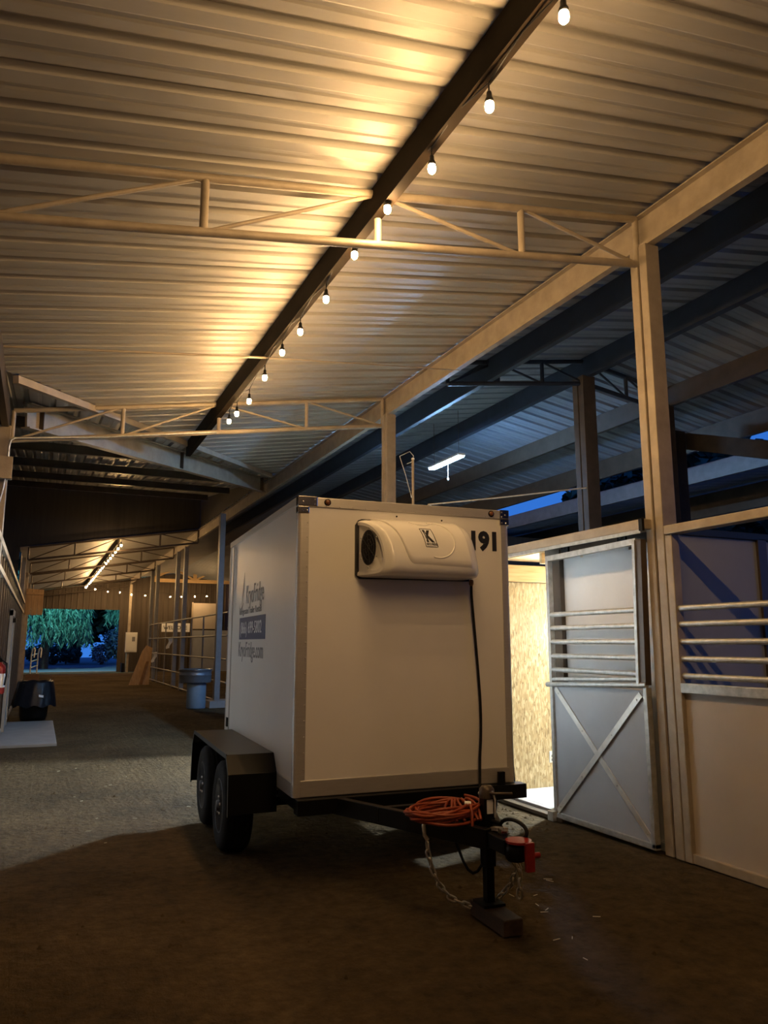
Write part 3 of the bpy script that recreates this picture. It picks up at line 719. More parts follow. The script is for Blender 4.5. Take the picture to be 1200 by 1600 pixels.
for yy in (1.04, 1.99):
    wheel(-1.20, -.99, yy, -1); wheel(1.13, .93, yy, 1)
    T('axle', M_black, MB().tube([(-.99, yy, .34), (.93, yy, .34)], .035, 10))
    for s_ in (-1, 1): T('leaf_spring', M_black, MB().tube([(s_*.84, yy-.36, .43), (s_*.84, yy-.18, .37), (s_*.84, yy, .355), (s_*.84, yy+.18, .37), (s_*.84, yy+.36, .43)], .018, 6))
for s_ in (-1, 1):
    fo_ = .355 if s_ < 0 else .24
    prof = [(.435, .385), (.46, .66), (.57, .785), (2.36, .775), (2.46, .66), (2.49, .30)]
    t = .012
    inner = [(a+(t if i < 3 else -t), b-(t if 1 < i < 4 else 0)) for i, (a, b) in enumerate(prof)]
    pl = [(s_*(HW+.004), a, b) for a, b in prof]+[(s_*(HW+.004), a, b) for a, b in inner[::-1]]
    fn = T('fender', M_black, MB().prism(pl, (s_*fo_, 0, 0)), bev=.003)
    lip = MB()
    for (a, b), (c, d) in zip(prof, prof[1:]): lip.bar((s_*(HW+.005+fo_), a, b-.012), (s_*(HW+.005+fo_), c, d-.012), .008, .034)
    lip.build('fender_lip', M_black, fn, local=True)
    T('fender_bracket', M_black, MB().bar((s_*.85, .55, .50), (s_*1.08, .50, .55), .03, .03))

# cooling unit on the front
cu = empty('cooling_unit', (0, 0, 0), parent=TR)
CX = [(0, 2.507), (-.05, 2.503), (-.12, 2.485), (-.19, 2.445), (-.245, 2.385), (-.278, 2.31), (-.295, 2.235), (-.30, 2.17), (-.288, 2.12), (-.255, 2.09), (-.20, 2.080), (-.10, 2.078), (0, 2.078)]
def prof_at(v):
    f = max(0., min(.99999, v))*(len(CX)-1); i = int(f); g_ = f-i
    p = [CX[max(0, i-1)], CX[i], CX[i+1], CX[min(len(CX)-1, i+2)]]
    h = lambda k: .5*(2*p[1][k]+(p[2][k]-p[0][k])*g_+(2*p[0][k]-5*p[1][k]+4*p[2][k]-p[3][k])*g_*g_+(3*p[1][k]-p[0][k]-3*p[2][k]+p[3][k])*g_**3)
    return h(0), h(1)
def cush(e): return 1-max(0, 1-e)**2.4
def S(x, v, off=0.):
    y_, z_ = prof_at(v)
    dl, dr = (x+.425), (.505-x)                         # distance from each end, in plan
    rl_ = .05; rr_ = .16
    kl = 1-(1-min(1, dl/rl_))**2.2*.12; kr = math.sqrt(max(0, 1-(1-min(1, dr/rr_))**2.2))*.62+.38
    k = kl*kr; zc_ = 2.27
    yy = y_*k; zz = zc_+(z_-zc_)*(1-(1-kl)*.6-(1-kr)*.16)
    xx = x+(.15*(abs(yy)/.3)**1.4)*max(0, 1-dl/.45)     # left end raked back
    xx -= .055*max(0, (zz-2.12)/.38)*max(0, min(1, (x-.05)/.4))
    return V((xx, yy, zz))
def Sn(x, v):
    a = S(x+.004, v)-S(x-.004, v); b = S(x, min(1, v+.01))-S(x, max(0, v-.01)); n_ = b.cross(a)
    n_ = n_.normalized() if n_.length > 1e-9 else V((0, -1, 0))
    return n_ if n_.y <= .3 else -n_
xs = [-.425, -.421, -.413, -.40, -.38]+[-.35+.05*k for k in range(15)]+[.375, .41, .44, .465, .485, .497, .505]
vs_ = [k/48 for k in range(49)]
sh = MB().grid([[S(x_, v_) for v_ in vs_] for x_ in xs], True)
endr = [S(.505, v_) for v_ in vs_]; sh.add(endr, [tuple(range(len(endr)))])
# left end: rim, then a recessed face behind the fan
e0 = [S(-.425, v_) for v_ in vs_]; cc = V((-.383, -.13, 2.285))
e1 = [p+(cc-p)*.13 for p in e0]; e2 = [p+V((.008, .004, 0)) for p in e1]
sh.grid([e0, e1], True); sh.grid([e1, e2], False); sh.add(e2, [tuple(range(len(e2)))])
shell = sh.build('unit_shell', M_shell, cu, local=True)
# fan opening
nl = (S(-.425, .55)-S(-.425, 0)).normalized(); fo = V((-.374, -.148, 2.285)); rake = V((.49, -.87, 0)).normalized(); nrm = V((-.87, -.49, 0)).normalized()
fan = MB(); ring = []
for k in range(28):
    a = 2*math.pi*k/28; ring.append(fo+rake*.070*math.cos(a)+V((0, 0, .128))*math.sin(a)+nrm*.012)
fan.add(ring, [tuple(range(28))]); fg = fan.build('fan_opening', M_dark, cu, local=True)
gr = MB()
for f in (1., .72, .44, .2):
    gr.tube([fo+rake*.070*f*math.cos(2*math.pi*k/24)+V((0, 0, .128*f))*math.sin(2*math.pi*k/24)+nrm*.017 for k in range(24)], .0025, 5, closed=True)
for k in range(4):
    a = math.pi*k/4+.2; d_ = rake*.070*math.cos(a)+V((0, 0, .128))*math.sin(a); gr.tube([fo-d_+nrm*.017, fo+d_+nrm*.017], .003, 5)
gr.build('fan_grille', M_ink, cu, local=True)
sc_ = MB()
for a in (.5, 1.5, 2.6, 3.7, 4.7, 5.8): sc_.lathe([(.007, 0), (.007, -.006), (0, -.007)], 8, fo+rake*.086*math.cos(a)+V((0, 0, .145))*math.sin(a)+nrm*.012, 'X')
sc_.build('fan_screws', M_galv, cu, local=True)
# black gasket against the panel
gk = MB(); gp = [(-.437, 2.10), (-.437, 2.47), (-.415, 2.505), (-.39, 2.515), (.39, 2.508), (.45, 2.44), (.512, 2.12), (.50, 2.075), (-.405, 2.068)]
gk.prism([(a, -.012, b) for a, b in gp], (0, .016, 0)); gk.build('gasket', M_ink, cu, local=True)
# raised cover on the shell
def vmax(x_):
    f = (x_+.325)/.20; return .60*(1-(1-min(1, max(0, f)))**2.6)+.02*math.sin(max(0, x_)*3)
rows, n_v = [], 16
xx_ = [-.322+.004*k for k in range(6)]+[-.29+.02*k for k in range(10)]+[-.06+.05*k for k in range(9)]+[.365, .38]
for x_ in xx_:
    vm = max(.02, vmax(x_))
    rows.append([S(x_, vm*k/n_v)+Sn(x_, vm*k/n_v)*(.014 if k < n_v-1 else .012) for k in range(n_v)]+[S(x_, vm)+Sn(x_, vm)*-.002])
rows = [[p-Sn(xx_[0], 0)*.010 for p in rows[0]]]+rows+[[S(.393, vmax(.38)*k/n_v)-V((0, -.001, 0)) for k in range(n_v+1)]]
MB().grid(rows, True).build('unit_cover', M_shell, cu, local=True)
def onS(x_, v_, off=.010): return S(x_, v_)+Sn(x_, v_)*.004+Sn(x_, v_)*off
MB().tube([onS(.13+.155*math.cos(a)-.02, .36+.17*math.sin(a), .009) for a in [(-100+k*9.)*math.pi/180 for k in range(24)]], .007, 6).build('embossed_ring', M_shell, cu, local=True)
MB().tube([onS(-.08+.016*k, .19+.05*math.sin(math.pi*k/13), .008) for k in range(14)], .006, 6).build('embossed_ring', M_shell, cu, local=True)
# slanted badge with its initial
bd = MB(); br = []
BX, BV = .04, .285
def bpt(a, b, off): return onS(BX+a+b*.0, BV+b, off)
for j in range(7): br.append([onS(BX-.052+.104*i/6+.030*(j/6-.5), BV+.155*j/6, .0105) for i in range(7)])
badge = bd.grid(br, True).build('badge', M_inkw, cu, local=True)
fr_ = [br[0][i] for i in range(7)]+[br[j][6] for j in range(1, 7)]+[br[6][i] for i in range(5, -1, -1)]+[br[j][0] for j in range(5, 0, -1)]
MB().tube(fr_, .0028, 5, closed=True).build('badge_border', M_ink, badge, local=True)
def wrap(body, size, x0, v0, bold, name, sx=1.):
    o = text(body, size, M_ink, badge, name, Matrix.Identity(4), bold=bold, sx=sx, depth=.0006)
    for p in o.data.vertices:
        a, b, h = p.co; v_ = v0-b*1.55; p.co = onS(BX+x0+a+.19*(v_-BV-.078), v_, .0125+h)
    return o
wrap('K', .085, -.032, BV+.112, .0045, 'badge_letter', 1.05)
for x0_ in (-.034, -.022): 
    MB().tube([onS(BX+x0_+.19*(BV+.02+.03*k-BV-.078)+(.004*k if x0_ > -.03 else -.0+.002*k), BV+.015+.025*k, .0125) for k in range(4)], .003, 5).build('badge_stroke', M_ink, badge, local=True)
wrap('KRYO FRIDGE', .016, -.040, BV+.143, .0004, 'badge_caption', .95)
# cable from the unit down to the frame
MB().lathe([(.012, 0), (.018, -.01), (.018, -.035), (.010, -.05)], 10, (.50, -.05, 2.085)).build('cable_gland', M_rust, cu, local=True)
cpts = [(.50, -.05, 2.04), (.512, -.03, 1.95), (.527, -.022, 1.80), (.545, -.018, 1.60), (.563, -.018, 1.35), (.575, -.018, 1.12), (.573, -.018, .92), (.555, -.03, .76), (.535, -.06, .63), (.52, -.085, .54)]
fine = []
for i in range(len(cpts)-1):
    for k in range(4):
        g_ = k/4; p0, p1, p2, p3 = [V(cpts[max(0, min(len(cpts)-1, i+j))]) for j in (-1, 0, 1, 2)]
        fine.append(.5*(2*p1+(p2-p0)*g_+(2*p0-5*p1+4*p2-p3)*g_*g_+(3*p1-p0-3*p2+p3)*g_**3))
fine.append(V(cpts[-1]))
MB().tube(fine, .011, 8).build('power_cable', M_rubber, cu, local=True)
MB().lathe([(.016, 0), (.02, -.02), (.015, -.03), (0, -.032)], 10, (.52, -.08, .51), 'Y').build('cable_plug', M_plasticw, cu, local=True)

TM = WM[TR]
# orange extension cord coiled on the tongue
oc = MB(); pts = []; random.seed(3)
for k in range(300):
    a = 2*math.pi*k/27; lay = k/300
    rx = .205+.03*math.sin(k*.37)+.02*math.sin(k*.083+1); ry = .155+.028*math.sin(k*.29+2)
    pts.append(TM @ V((-.185+rx*math.cos(a)+.012*math.sin(k*.05), -.93+ry*math.sin(a), .566+.075*lay+.010*math.sin(k*.55)+.02*math.cos(a)*lay)))
oc.tube(pts, .0088, 7)
for q in range(5):
    oc.tube([TM @ V((-.02-.035*q+.02*math.sin(t_*.9+q), -1.10+.05*t_-.004*t_*t_, .575+.095*math.sin(math.pi*t_/9))) for t_ in range(10)], .0085, 7)
oc.tube([TM @ V(p) for p in ((-.06, -1.0, .65), (-.075, -1.08, .655), (-.085, -1.115, .62), (-.09, -1.125, .55), (-.095, -1.12, .49))], .0085, 7)
tag(oc.build('extension_cord', M_orange), 'orange extension cord coiled on the trailer tongue', 'cord')
co = bpy.data.objects['extension_cord']
MB().tube([TM @ V(p) for p in ((-.09, -1.03, .655), (-.055, -1.045, .655))], .016, 10).build('plug', M_plasticw, co)
# red coupler lock
lk = MB(); P_ = lambda x_, y_, z_: TM @ V((x_, y_, z_))
def tbox(m, b): 
    x0, x1, y0, y1, z0, z1 = b; vs = [P_(*p) for p in ((x0,y0,z0),(x1,y0,z0),(x1,y1,z0),(x0,y1,z0),(x0,y0,z1),(x1,y0,z1),(x1,y1,z1),(x0,y1,z1))]
    return m.add(vs, [(3,2,1,0),(4,5,6,7),(0,1,5,4),(1,2,6,5),(2,3,7,6),(3,0,4,7)])
lock = empty('coupler_lock', P_(.03, -1.54, .39), 'red steel lock clamped over the trailer coupler', 'lock')
m = MB(); m.prism([P_(.01+.072*math.cos(a), -1.47+.072*math.sin(a), .532) for a in [2*math.pi*k/20 for k in range(20)]], (0, 0, .012)); m.build('lock_plate', M_red, lock)
tbox(MB(), (.008, .060, -1.555, -1.53, .395, .544)).build('lock_bar', M_red, lock, bev=.004)
MB().tube([P_(.05, -1.54, .475), P_(.095, -1.54, .475)], .015, 10).build('lock_cylinder', M_red, lock)
# timber block under the jack foot
tag(tbox(MB(), (-.01, .115, -1.32, -.92, 0, .088)).build('timber_block', wood('dark_timber', (.035, .02, .012), (.07, .04, .022), 1), bev=.006), 'dark timber block under the trailer jack foot', 'block')

# ------------------------------------------------------------------ string lights
def bulb_proto(parent, p):
    so = MB().lathe([(0, 0), (.012, 0), (.015, -.010), (.016, -.034), (.0245, -.050), (.0255, -.066), (.022, -.068)], 12, p).build('socket', M_black, parent)
    gl = MB().lathe([(.011, -.060), (.021, -.067), (.0245, -.082), (.025, -.096), (.022, -.110), (.013, -.121), (0, -.124)], 14, p).build('bulb', M_bulb, so)
    return so, gl
def string(label, pts, drop=.055, anchors=None, base=None, grp=None):
    root = empty('string_light', base or pts[0], label, 'string lights', grp)
    meS = meB = None; cord = MB(); path = []
    for i, p in enumerate(pts):
        p = V(p)
        path.append(p)
        if i < len(pts)-1:
            q = V(pts[i+1]); mid = (p+q)/2-V((0, 0, .0))+V((0, 0, .045)); path.append(mid)
        cord.tube([p, p-V((0, 0, drop))], .005, 6)
        s0 = p-V((0, 0, drop))
        if meS is None:
            so, gl = bulb_proto(root, s0); meS, meB = so.data, gl.data; off = s0
        else:
            so = bpy.data.objects.new('socket', meS); COL.objects.link(so); so.parent = root; so.location = s0-off
            gl = bpy.data.objects.new('bulb', meB); COL.objects.link(gl); gl.parent = so
    cord.tube(path, .005, 6); cord.build('cord', M_black, root)
    return root
near = [2.445, 3.09, 3.755, 4.42, 5.037, 5.68, 6.385, 6.972, 7.62, 8.284, 8.898, 9.324]
zc_n = [4.46, 4.455, 4.50, 4.60, 4.56, 4.475, 4.46, 4.47, 4.42, 4.355, 4.38, 4.40]
ys = [2.445-.66*k for k in range(4, 0, -1)]+near; zs = [4.46]*4+zc_n
string('string of warm bulbs hung along the dark purlin above the trailer', [(2.012, a, b+.145) for a, b in zip(ys, zs)], base=(2.012, 2.445, 4.6))
string('far string of warm bulbs along the purlin of the far aisle', [(2.012, 23.6+.95*k, 4.62) for k in range(21)])
hb = [(2.04, 4.60), (2.55, 4.516), (3.2, 4.40), (3.83, 4.376), (4.45, 4.27), (5.18, 4.24), (5.84, 4.25), (6.54, 4.20), (7.15, 4.22), (7.9, 4.25), (8.58, 4.286)]
string('row of warm bulbs strung across to the right at the far end', [(a, 44.0, b+.12) for a, b in hb])

# tie wire below the near purlin, guy wire, pole, conduit
tag(MB().tube([(-.5, 7.55, 4.33), (2.0, 7.55, 4.62)], .012, 6).tube([(2.0, 7.55, 4.62), (4.5, 7.75, 4.93)], .007, 6).build('tie_rod', M_steel), 'thin tie rod across the aisle under the roof between the trusses', 'rod')
tag(MB().tube([(4.62, 8.85, 3.43), (5.6, 8.6, 3.56), (6.88, 8.36, 3.76)], .011, 6).build('guy_wire', M_plasticw), 'white wire stretched from above the trailer to the rear column', 'wire')
pl_ = empty('pipe_pole', (4.6, 9.25, 2.6), 'slim pale pole standing above the trailer roof, left of the tube lamp', 'pole')
MB().tube([(4.60, 9.25, 2.6), (4.60, 9.25, 4.14)], .021, 8).build('pole', M_steel, pl_); MB().tube([(4.60, 9.25, 4.14), (4.6, 9.25, 4.16)], .024, 8).build('pole_cap', M_plasticw, pl_)
tag(MB().tube([(4.57, 9.62, 4.27), (4.585, 9.45, 3.95), (4.59, 9.28, 3.60)], .005, 6).tube([(4.57, 9.62, 4.27), (4.6, 9.35, 4.28), (4.62, 9.27, 4.2), (4.62, 9.3, 4.13), (4.60, 9.45, 4.12)], .004, 6).build('cable', M_plasticw), 'thin white cable looping from the post down to the slim pole', 'cable')

# LED shop light over the stalls
sl = empty('shop_light', (6.38, 11.5, 4.78), 'bright tube lamp hanging over the stalls with a pull cord', 'lamp')
box('housing', M_plasticw, (6.312, 6.448, 10.94, 12.07, 4.775, 4.815), sl, bev=.006)
box('diffuser', M_tube, (6.325, 6.435, 10.96, 12.05, 4.757, 4.776), sl, bev=.004)
for yy in (11.05, 11.95): MB().tube([(6.38, yy, 4.815), (6.38, yy, zl(6.38)-.01)], .004, 6).build('chain', M_steel_d, sl)
pc = MB().tube([(6.33, 11.35, 4.74), (6.33, 11.35, 4.44)], .005, 6).build('pull_cord', M_plasticw, sl)
MB().lathe([(0, .03), (.012, .025), (.018, 0), (.014, -.02), (0, -.024)], 10, (6.33, 11.35, 4.43)).build('pull_knob', M_plasticw, pc)

# junction box on the left post with its conduits
jb = empty('junction_box', (-.48, 9.97, 3.54), 'tan metal junction box with conduits on the left post', 'junction box')
box('enclosure', M_steel, (-.60, -.45, 9.87, 9.99, 3.54, 3.80), jb, bev=.006); box('box_lid', M_steel, (-.605, -.445, 9.86, 9.872, 3.535, 3.805), jb, bev=.004)
MB().tube([(-.505, 9.93, 3.80), (-.505, 9.93, 3.95), (-.49, 9.93, 4.02), (-.45, 9.95, 4.06), (-.38, 10.0, 4.08), (.6, 10.03, 4.21), (2.0, 10.03, 4.44)], .013, 8).build('conduit', M_galv, jb)
MB().tube([(-.52, 9.93, 3.54), (-.53, 9.93, 3.42), (-.56, 9.93, 3.25), (-.57, 9.93, 3.0), (-.57, 9.93, 2.6)], .012, 8).build('conduit', M_galv, jb)

# ------------------------------------------------------------------ left side: extinguisher, slab, bin
fe = empty('fire_extinguisher', (-.49, 12.1, .90), 'red fire extinguisher on the left wall', 'fire extinguisher')
cyl = MB().lathe([(0, .9), (.075, .9), (.085, .92), (.085, 1.24), (.07, 1.29), (.03, 1.32), (.025, 1.34), (0, 1.34)], 20, (-.49, 12.1, 0)).build('cylinder', M_red, fe)
MB().lathe([(.0862, .99), (.0868, 1.0), (.0868, 1.17), (.0862, 1.18)], 20, (-.49, 12.1, 0)).build('paper_label', M_inkw, cyl)
box('valve', M_black, (-.52, -.46, 12.07, 12.13, 1.34, 1.39), fe); MB().bar((-.49, 12.1, 1.39), (-.49, 11.96, 1.42), .02, .012).build('handle', M_black, fe)
MB().tube([(-.46, 12.08, 1.36), (-.40, 12.04, 1.32), (-.395, 12.03, 1.15), (-.41, 12.03, 1.02)], .012, 8).build('hose', M_rubber, fe)
box('wall_bracket', M_black, (-.57, -.55, 12.07, 12.13, 1.0, 1.3), fe)
tag(box('concrete_pad', M_conc, (-.52, .36, 13.5, 17.45, -.02, .035), bev=.012), 'pale concrete pad on the floor in front of the black bin', 'slab')
bn = empty('waste_bin', (-.02, 18.05, 0), 'black bin lined with a black bag, against the left wall', 'bin')
MB().lathe([(0, 0), (.24, 0), (.27, .1), (.30, .74), (.31, .76), (.29, .76), (.26, .1), (0, .05)], 24, (-.02, 18.05, 0)).build('bin_body', M_black, bn)
rows = []
for i, (r_, z_) in enumerate(((.27, .72), (.30, .80), (.33, .815), (.35, .79), (.365, .70), (.39, .58), (.41, .46), (.425, .36), (.43, .30))):
    rows.append([(-.02+(r_+.022*math.sin(k*2.1+i*.5)*(i/8)+.012*math.sin(k*5.3))*math.cos(2*math.pi*k/40), 18.05+(r_+.022*math.sin(k*2.1+i*.5)*(i/8))*math.sin(2*math.pi*k/40), z_+.03*math.sin(k*1.3)*(i/8)) for k in range(40)])
bag = MB().grid(rows, True, closed=True).build('bin_bag', M_bag, bn)
MB().add([(.06, 17.625, .50), (.15, 17.635, .485), (.15, 17.632, .53), (.06, 17.622, .545), (.06, 17.617, .50), (.15, 17.627, .485), (.15, 17.624, .53), (.06, 17.614, .545)], [(0,1,2,3),(7,6,5,4),(0,4,5,1),(1,5,6,2),(2,6,7,3),(3,7,4,0)]).build('bag_label', M_inkw, bag)
for sx in (-.30, .26): MB().lathe([(0, .02), (.014, .01), (.014, -.01), (0, -.02)], 8, (sx, 17.96, .83)).build('bag_clip', M_pine, bag)
cr_ = empty('wooden_crate', (-.16, 28.5, 0), 'small brown wooden crate behind the black bin', 'crate')
for k in range(4): box('slat', M_rust, (-.36, .05, 28.5, 28.52, .04+k*.14, .16+k*.14), cr_)
for k in range(4): box('slat', M_rust, (.03, .05, 28.53, 28.9, .04+k*.14, .16+k*.14), cr_)
for xx in (-.36, .01): box('corner_post', M_rust, (xx, xx+.04, 28.52, 28.56, 0, .58), cr_)
hp = empty('plywood_sheet', (-.28, 30.3, 2.6), 'tan plywood sheet hung high on the left of the far aisle', 'board')
for k in range(3): box('board', M_ply, (-.57+k*.197, -.38+k*.197, 30.49, 30.52, 2.62-.015*(k % 2), 3.56-.012*k), hp)
box('batten', M_ply, (-.56, .0, 30.46, 30.49, 3.35, 3.42), hp)
hr = empty('pool_ladder', (-.2, 45.0, 0), 'white bent-tube ladder leaning in the far doorway', 'ladder')
for xx in (-.36, -.04):
    MB().tube([(xx, 45.3, 0), (xx, 45.2, 1.0), (xx+.05, 45.15, 1.3), (xx+.12, 45.05, 1.36), (xx+.16, 44.95, 1.25), (xx+.14, 44.9, .85)], .035, 8).build('rail', M_plasticw, hr)
for k in range(3): MB().tube([(-.36, 45.25, .3+.32*k), (-.04, 45.25, .42+.32*k)], .03, 8).build('rung', M_plasticw, hr)

# ------------------------------------------------------------------ far right: pipe fence and things behind it
fn_ = empty('pipe_fence', (4.53, 28, 0), 'pale pipe-rail fence along the right side of the far aisle', 'fence')
for z_ in (.06, .58, 1.18, 1.80, 2.41): MB().tube([(4.50, 20.1, z_), (4.50, 36, z_)], .024, 8).build('rail', M_post, fn_)
for y_ in (23.4, 25.4, 31.0, 33.0, 36.0): MB().tube([(4.50, y_, 0), (4.50, y_, 2.41)], .024, 8).build('upright', M_post, fn_)
fn2 = empty('pipe_fence', (6.4, 20, 0), 'pipe-rail fence turning right, just beside the trailer box', 'fence')
for z_ in (.3, 1.0, 1.45, 2.0, 2.41): MB().tube([(4.5, 20.1, z_), (9.0, 20.1, z_)], .024, 8).build('rail', M_post, fn2)
for x_ in (5.0, 5.6, 6.6): MB().tube([(x_, 20.1, 0), (x_, 20.1, 2.41)], .024, 8).build('upright', M_post, fn2)
tag(box('kerb', M_conc, (4.0, 9.0, 19.6, 20.4, -.02, .16), bev=.01), 'low concrete kerb under the turning pipe fence', 'kerb')
bm = empty('stock_tank', (3.62, 19.6, 0), 'grey ribbed tub standing on a pale drum beside the tall post', 'tank')
MB().lathe([(0, 0), (.22, 0), (.235, .03), (.235, .60), (.22, .63), (0, .63)], 28, (3.66, 19.6, 0)).build('drum', M_drum, bm)
MB().lathe([(0, .632), (.38, .632), (.39, .66), (.39, .80), (.40, .81), (.40, .83), (.39, .84), (.395, .93), (.415, .94), (.415, .965), (.39, .965), (.385, .72), (0, .70)], 32, (3.62, 19.6, 0)).build('tub', M_tub, bm)
lb_ = empty('leaning_sheet', (3.6, 31.5, 0), 'orange-brown sheet leaning against the end of the pipe fence', 'board')
MB().prism([(3.24, 31.3, 0), (4.0, 31.3, 0), (4.08, 31.45, 1.42), (3.86, 31.46, 1.52), (3.70, 31.44, 1.28)], (0, .04, 0)).build('sheet', M_ply, lb_)
MB().prism([(3.62, 31.25, .02), (3.74, 31.25, .02), (3.96, 31.33, .9), (3.86, 31.33, .9)], (0, .02, 0)).build('stripe_board', M_rust, lb_)
sg = empty('sign_board', (7.0, 44.9, 2.25), 'white rectangular sign with dark letters behind the pipe fence', 'sign')
box('board', M_inkw, (6.28, 7.85, 44.88, 44.94, 2.24, 2.73), sg)
text('WELCOME', .29, M_ink, sg, 'lettering', basis((6.37, 44.878, 2.38), (1, 0, 0), (0, 0, 1)), bold=.004, sx=.95, local=False)
eb = empty('panel_box', (4.65, 45.0, 1.1), 'pale electrical panel box on the post by the far end wall', 'panel box')
box('enclosure', M_plasticw, (4.36, 4.98, 44.88, 45.06, 1.1, 2.2), eb, bev=.01)
box('panel_door', M_plasticw, (4.42, 4.92, 44.86, 44.88, 1.18, 2.12), eb); box('warning_label', M_inkg, (4.70, 4.86, 44.855, 44.86, 1.7, 1.95), eb)
wt = empty('timber_truss', (8, 44.7, 5.2), 'orange-lit timber roof truss of the room behind the pipe fence', 'roof truss')
MB().bar((5.6, 44.7, 5.15), (10.2, 44.7, 5.15), .08, .2).build('bottom_chord', M_pine, wt)
MB().bar((5.6, 44.7, 5.25), (8.0, 44.7, 6.4), .06, .14).build('top_chord', M_pine, wt); MB().bar((10.2, 44.7, 5.3), (8.0, 44.7, 6.4), .06, .14).build('top_chord', M_pine, wt)
MB().bar((8.0, 44.7, 5.15), (8.0, 44.7, 6.4), .2, .06).build('king_post', M_pine, wt)
MB().bar((8.0, 44.7, 5.2), (6.9, 44.7, 5.8), .06, .1).build('web', M_pine, wt); MB().bar((8.0, 44.7, 5.2), (9.1, 44.7, 5.8), .06, .1).build('web', M_pine, wt)
wb = empty('notice_board', (8.9, 44.9, 0), 'large pale board on the wall behind the fence, right of the sign', 'board')
box('board', M_tan, (8.0, 9.7, 44.86, 44.94, 2.42, 3.9), wb); box('frame', M_steel, (7.93, 8.01, 44.84, 44.95, 0, 3.95), wb); box('board', M_panel, (8.0, 10.2, 44.86, 44.94, 0, 2.34), wb)
for x_, z_, lb in ((4.46, 1.20, 'white rag hung on the far fence rails, the left one'), (4.462, 1.80, 'thin white strip hanging on the far fence, right of the rag')):
    rows = [[(x_+.05*math.sin(k*.9)+.10*j*(1-.4*k/6), 34.2 if z_ < 1.5 else 30.2, z_-.42*k/6+.02*j) for j in range(3)] for k in range(7)]
    tag(MB().grid(rows, True).build('rag', M_plasticw), lb, 'rag')
tag(box('dark_box', M_black, (4.25, 4.4, 45.3, 45.9, 0, .5)), 'small dark box on the floor left of the far pale post', 'box')

# ------------------------------------------------------------------ outside
tag(box('kerb_line', M_conc, (-2, 9, 46.4, 46.9, -.03, .03)), 'pale kerb line across the far doorway', 'kerb')
def leaves(strands, w, l, mb):
    for P in strands:
        for a, b in zip(P, P[1:]):
            for _ in range(2):
                c = a+(b-a)*random.random(); d = ((b-a).normalized()+V((random.uniform(-.6, .6), random.uniform(-.6, .6), random.uniform(-.3, .1)))).normalized()
                s_ = d.cross(V((random.uniform(-1, 1), random.uniform(-1, 1), .2))).normalized()*w; e = d*l
                mb.add([c-s_, c+e*.5-s_*.6, c+e, c+e*.5+s_*.6, c+s_], [(0, 1, 2, 3, 4)])
def willow(name, x, y, R, top, low, n, label, mat=M_leaf, seed=1):
    random.seed(seed); t = empty(name, (x, y, 0), label, 'tree')
    MB().tube([(x, y, 0), (x+.1, y, top*.35), (x-.1, y+.1, top*.7), (x, y, top*.95)], [.3, .26, .18, .06], 8).build('trunk', M_bark, t)
    ST = []
    for k in range(n):
        a = random.uniform(0, 2*math.pi); r = R*math.sqrt(random.random()); 
        h = top*(1-.35*(r/R)**2)*random.uniform(.8, 1); bot = low+random.uniform(0, 1.3)*(1 if r/R > .5 else 2)
        p0 = V((x+r*math.cos(a), y+r*math.sin(a), h)); m_ = 12
        ST.append([p0+V((.25*(1-(1-i/m_)**2)*math.cos(a)+.10*math.sin(i*.7+k), .25*(1-(1-i/m_)**2)*math.sin(a), -(h-bot)*i/m_)) for i in range(m_+1)])
    mb = MB(); leaves(ST, .04, .34, mb)
    f = mb.build('foliage', mat, t); f['kind'] = 'stuff'
    br_ = MB()
    for k in range(7):
        a = k*.9; br_.tube([(x, y, top*.55), (x+R*.35*math.cos(a), y+R*.35*math.sin(a), top*.85), (x+R*.7*math.cos(a), y+R*.7*math.sin(a), top*.8)], [.1, .07, .03], 6)
    br_.build('branches', M_bark, t)
willow('willow_tree', .3, 53.8, 2.6, 7.5, 1.3, 520, 'teal-lit weeping willow hanging in the left of the far doorway', seed=2)
willow('willow_tree', 6.0, 55.5, 1.7, 7.5, 2.5, 200, 'weeping willow at the right of the far doorway', seed=5)
def shrub(name, x, y, z, R, h, n, mat, label, cat='tree', seed=1, trunk=True, lw=.10, ll=.34):
    random.seed(seed); t = empty(name, (x, y, z), label, cat); mb = MB()
    for k in range(n):
        d = V((random.gauss(0, 1), random.gauss(0, 1), random.gauss(0, 1))).normalized(); r = random.uniform(.45, 1)**.5
        c = V((x+d.x*R*r, y+d.y*R*r, z+h*.56+d.z*h*.44*r)); e = V((random.uniform(-1, 1), random.uniform(-1, 1), random.uniform(-1, .6))).normalized()*ll
        s_ = e.cross(V((random.uniform(-1, 1), random.uniform(-1, 1), 1))).normalized()*lw
        mb.add([c-s_*.2, c+e*.5-s_, c+e, c+e*.5+s_], [(0, 1, 2, 3)])
    f = mb.build('foliage', mat, t); f['kind'] = 'stuff'
    MB().tube([(x, y, z), (x+.05*R, y, z+h*.3), (x, y, z+h*.6)], [.10*R+.05, .08*R+.03, .03], 8).build('trunk', M_bark, t)
    return t
shrub('tree', 2.6, 68, 0, 4.6, 13, 7000, M_dleaf, 'big dark tree behind the willows through the far doorway', seed=4, lw=.34, ll=.8)
shrub('tree', -5.5, 69, 0, 4.5, 12, 5200, M_dleaf, 'dark tree at the left behind the willows, outside the far doorway', seed=14, lw=.34, ll=.8)
shrub('tree', 11, 69, 0, 4.5, 12, 5200, M_dleaf, 'dark tree at the right behind the willows, outside the far doorway', seed=15, lw=.34, ll=.8)
shrub('bush', 6.2, 63, 0, 1.7, 3.0, 1800, M_gleaf, 'tall pale grey-blue bush outside the far doorway, at the right', 'bush', 6, lw=.10, ll=.32)
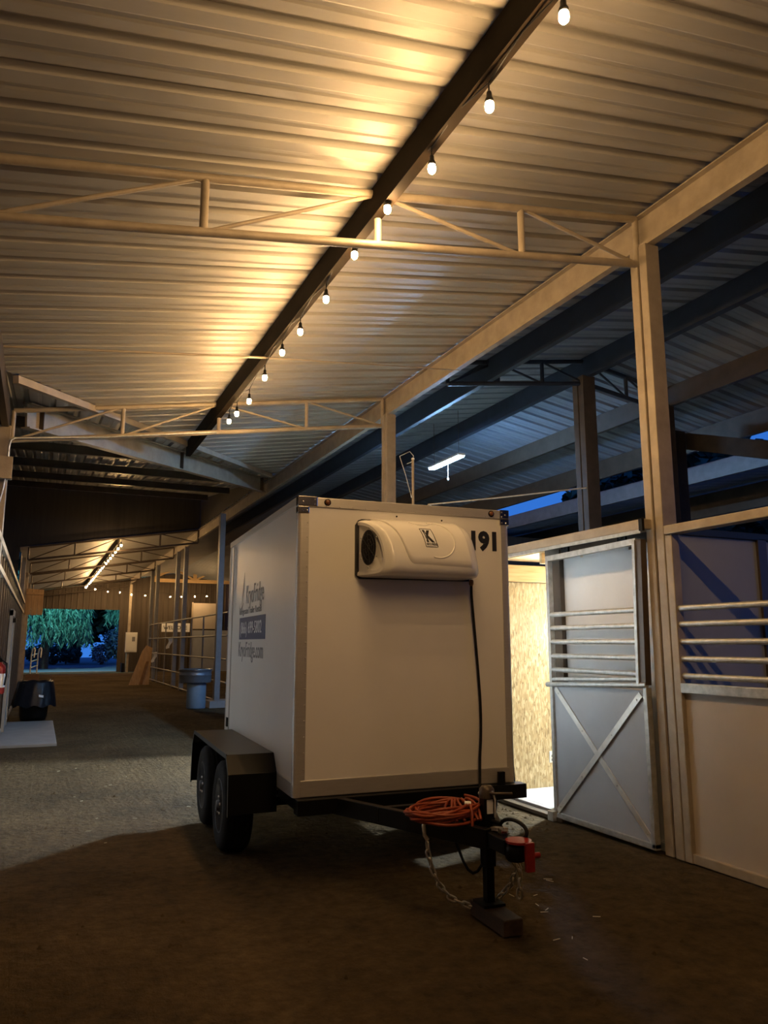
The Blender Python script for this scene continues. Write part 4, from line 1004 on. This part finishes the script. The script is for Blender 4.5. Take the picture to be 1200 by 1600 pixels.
shrub('bush', 4.4, 62.5, 0, .8, 1.6, 700, M_gleaf, 'low pale bush outside, left of the tall grey-blue bush', 'bush', 7, lw=.08, ll=.26)
shrub('bush', .9, 64, 0, 2.2, 1.5, 1500, M_dleaf, 'low dark bush under the left willow, outside', 'bush', 8, lw=.10, ll=.3)
for x_, y_, r_, h_, sd_, lb in ((27, 33, 2.8, 9.2, 21, 'dark tree beyond the eave, close left of the sky gap'), (25, 28, 3.0, 10.6, 22, 'dark tree beyond the eave, behind the rear column'),
                                (25.5, 22.5, 3.0, 10.6, 23, 'dark tree beyond the eave, right of the rear column'), (26, 17, 3.0, 9.4, 24, 'dark tree beyond the eave at the right edge'), (26, 11.5, 3, 9.6, 25, 'dark tree beyond the eave, furthest right')):
    shrub('tree', x_, y_, 0, r_, h_, 5200, M_dleaf, lb, seed=sd_, lw=.26, ll=.55)
tag(box('floor', M_asph, (16, 60, -10, 46.2, -.3, -.02)), kind='structure')

# ------------------------------------------------------------------ bits on the ground
random.seed(11); st = MB()
def straw(x_, y_, a, l): 
    d = V((math.cos(a), math.sin(a), 0))*l/2; st.bar(V((x_, y_, .004))-d, V((x_, y_, .004))+d, .004, .003)
for k in range(34):
    if k < 12: straw(random.uniform(2.55, 3.3), random.uniform(3.4, 4.6), random.uniform(0, 3.1), random.uniform(.03, .07))
    else: straw(random.uniform(.2, 3.6), random.uniform(5.5, 11), random.uniform(0, 3.1), random.uniform(.02, .05))
tag(st.build('straw', paint('straw', (.62, .54, .36), .7)), 'bits of pale straw scattered on the dirt floor', 'straw', kind='stuff')
cl_ = MB()
for k in range(240):
    if k < 150: x_, y_ = random.uniform(3.3, 4.35), random.uniform(5.6, 8.2)
    else: x_, y_ = random.uniform(-.2, 4.3), random.uniform(3, 9.5)
    r_ = random.uniform(.006, .022)
    cl_.add([(x_+r_*random.uniform(.6, 1.3)*math.cos(q), y_+r_*random.uniform(.6, 1.3)*math.sin(q), -.006) for q in (0, 1.05, 2.1, 3.14, 4.2, 5.2)]+[(x_, y_, r_*.7)], [(i, (i+1) % 6, 6) for i in range(6)])
tag(cl_.build('dirt_clods', M_dirt), 'small dirt clods lying on the floor by the stall door', 'dirt', kind='stuff')

GROUPS = {'steel_post': 'posts carrying the barn roof', 'roof_truss': 'pipe trusses under the roof', 'cross_purlin': 'purlins of the cross roof', 'roof_purlin': 'roof purlins',
          'string_light': 'strings of warm bulbs', 'unseen_flood': 'flood lamps in the stalls', 'pipe_fence': 'pipe-rail fences', 'tree': 'trees outside', 'willow_tree': 'weeping willows outside', 'bush': 'bushes outside', 'rag': 'rags on the fence'}
for o in sc.objects:
    g_ = GROUPS.get(o.name.split('.')[0])
    if g_ and o.parent is None and 'category' in o.keys(): o['group'] = g_
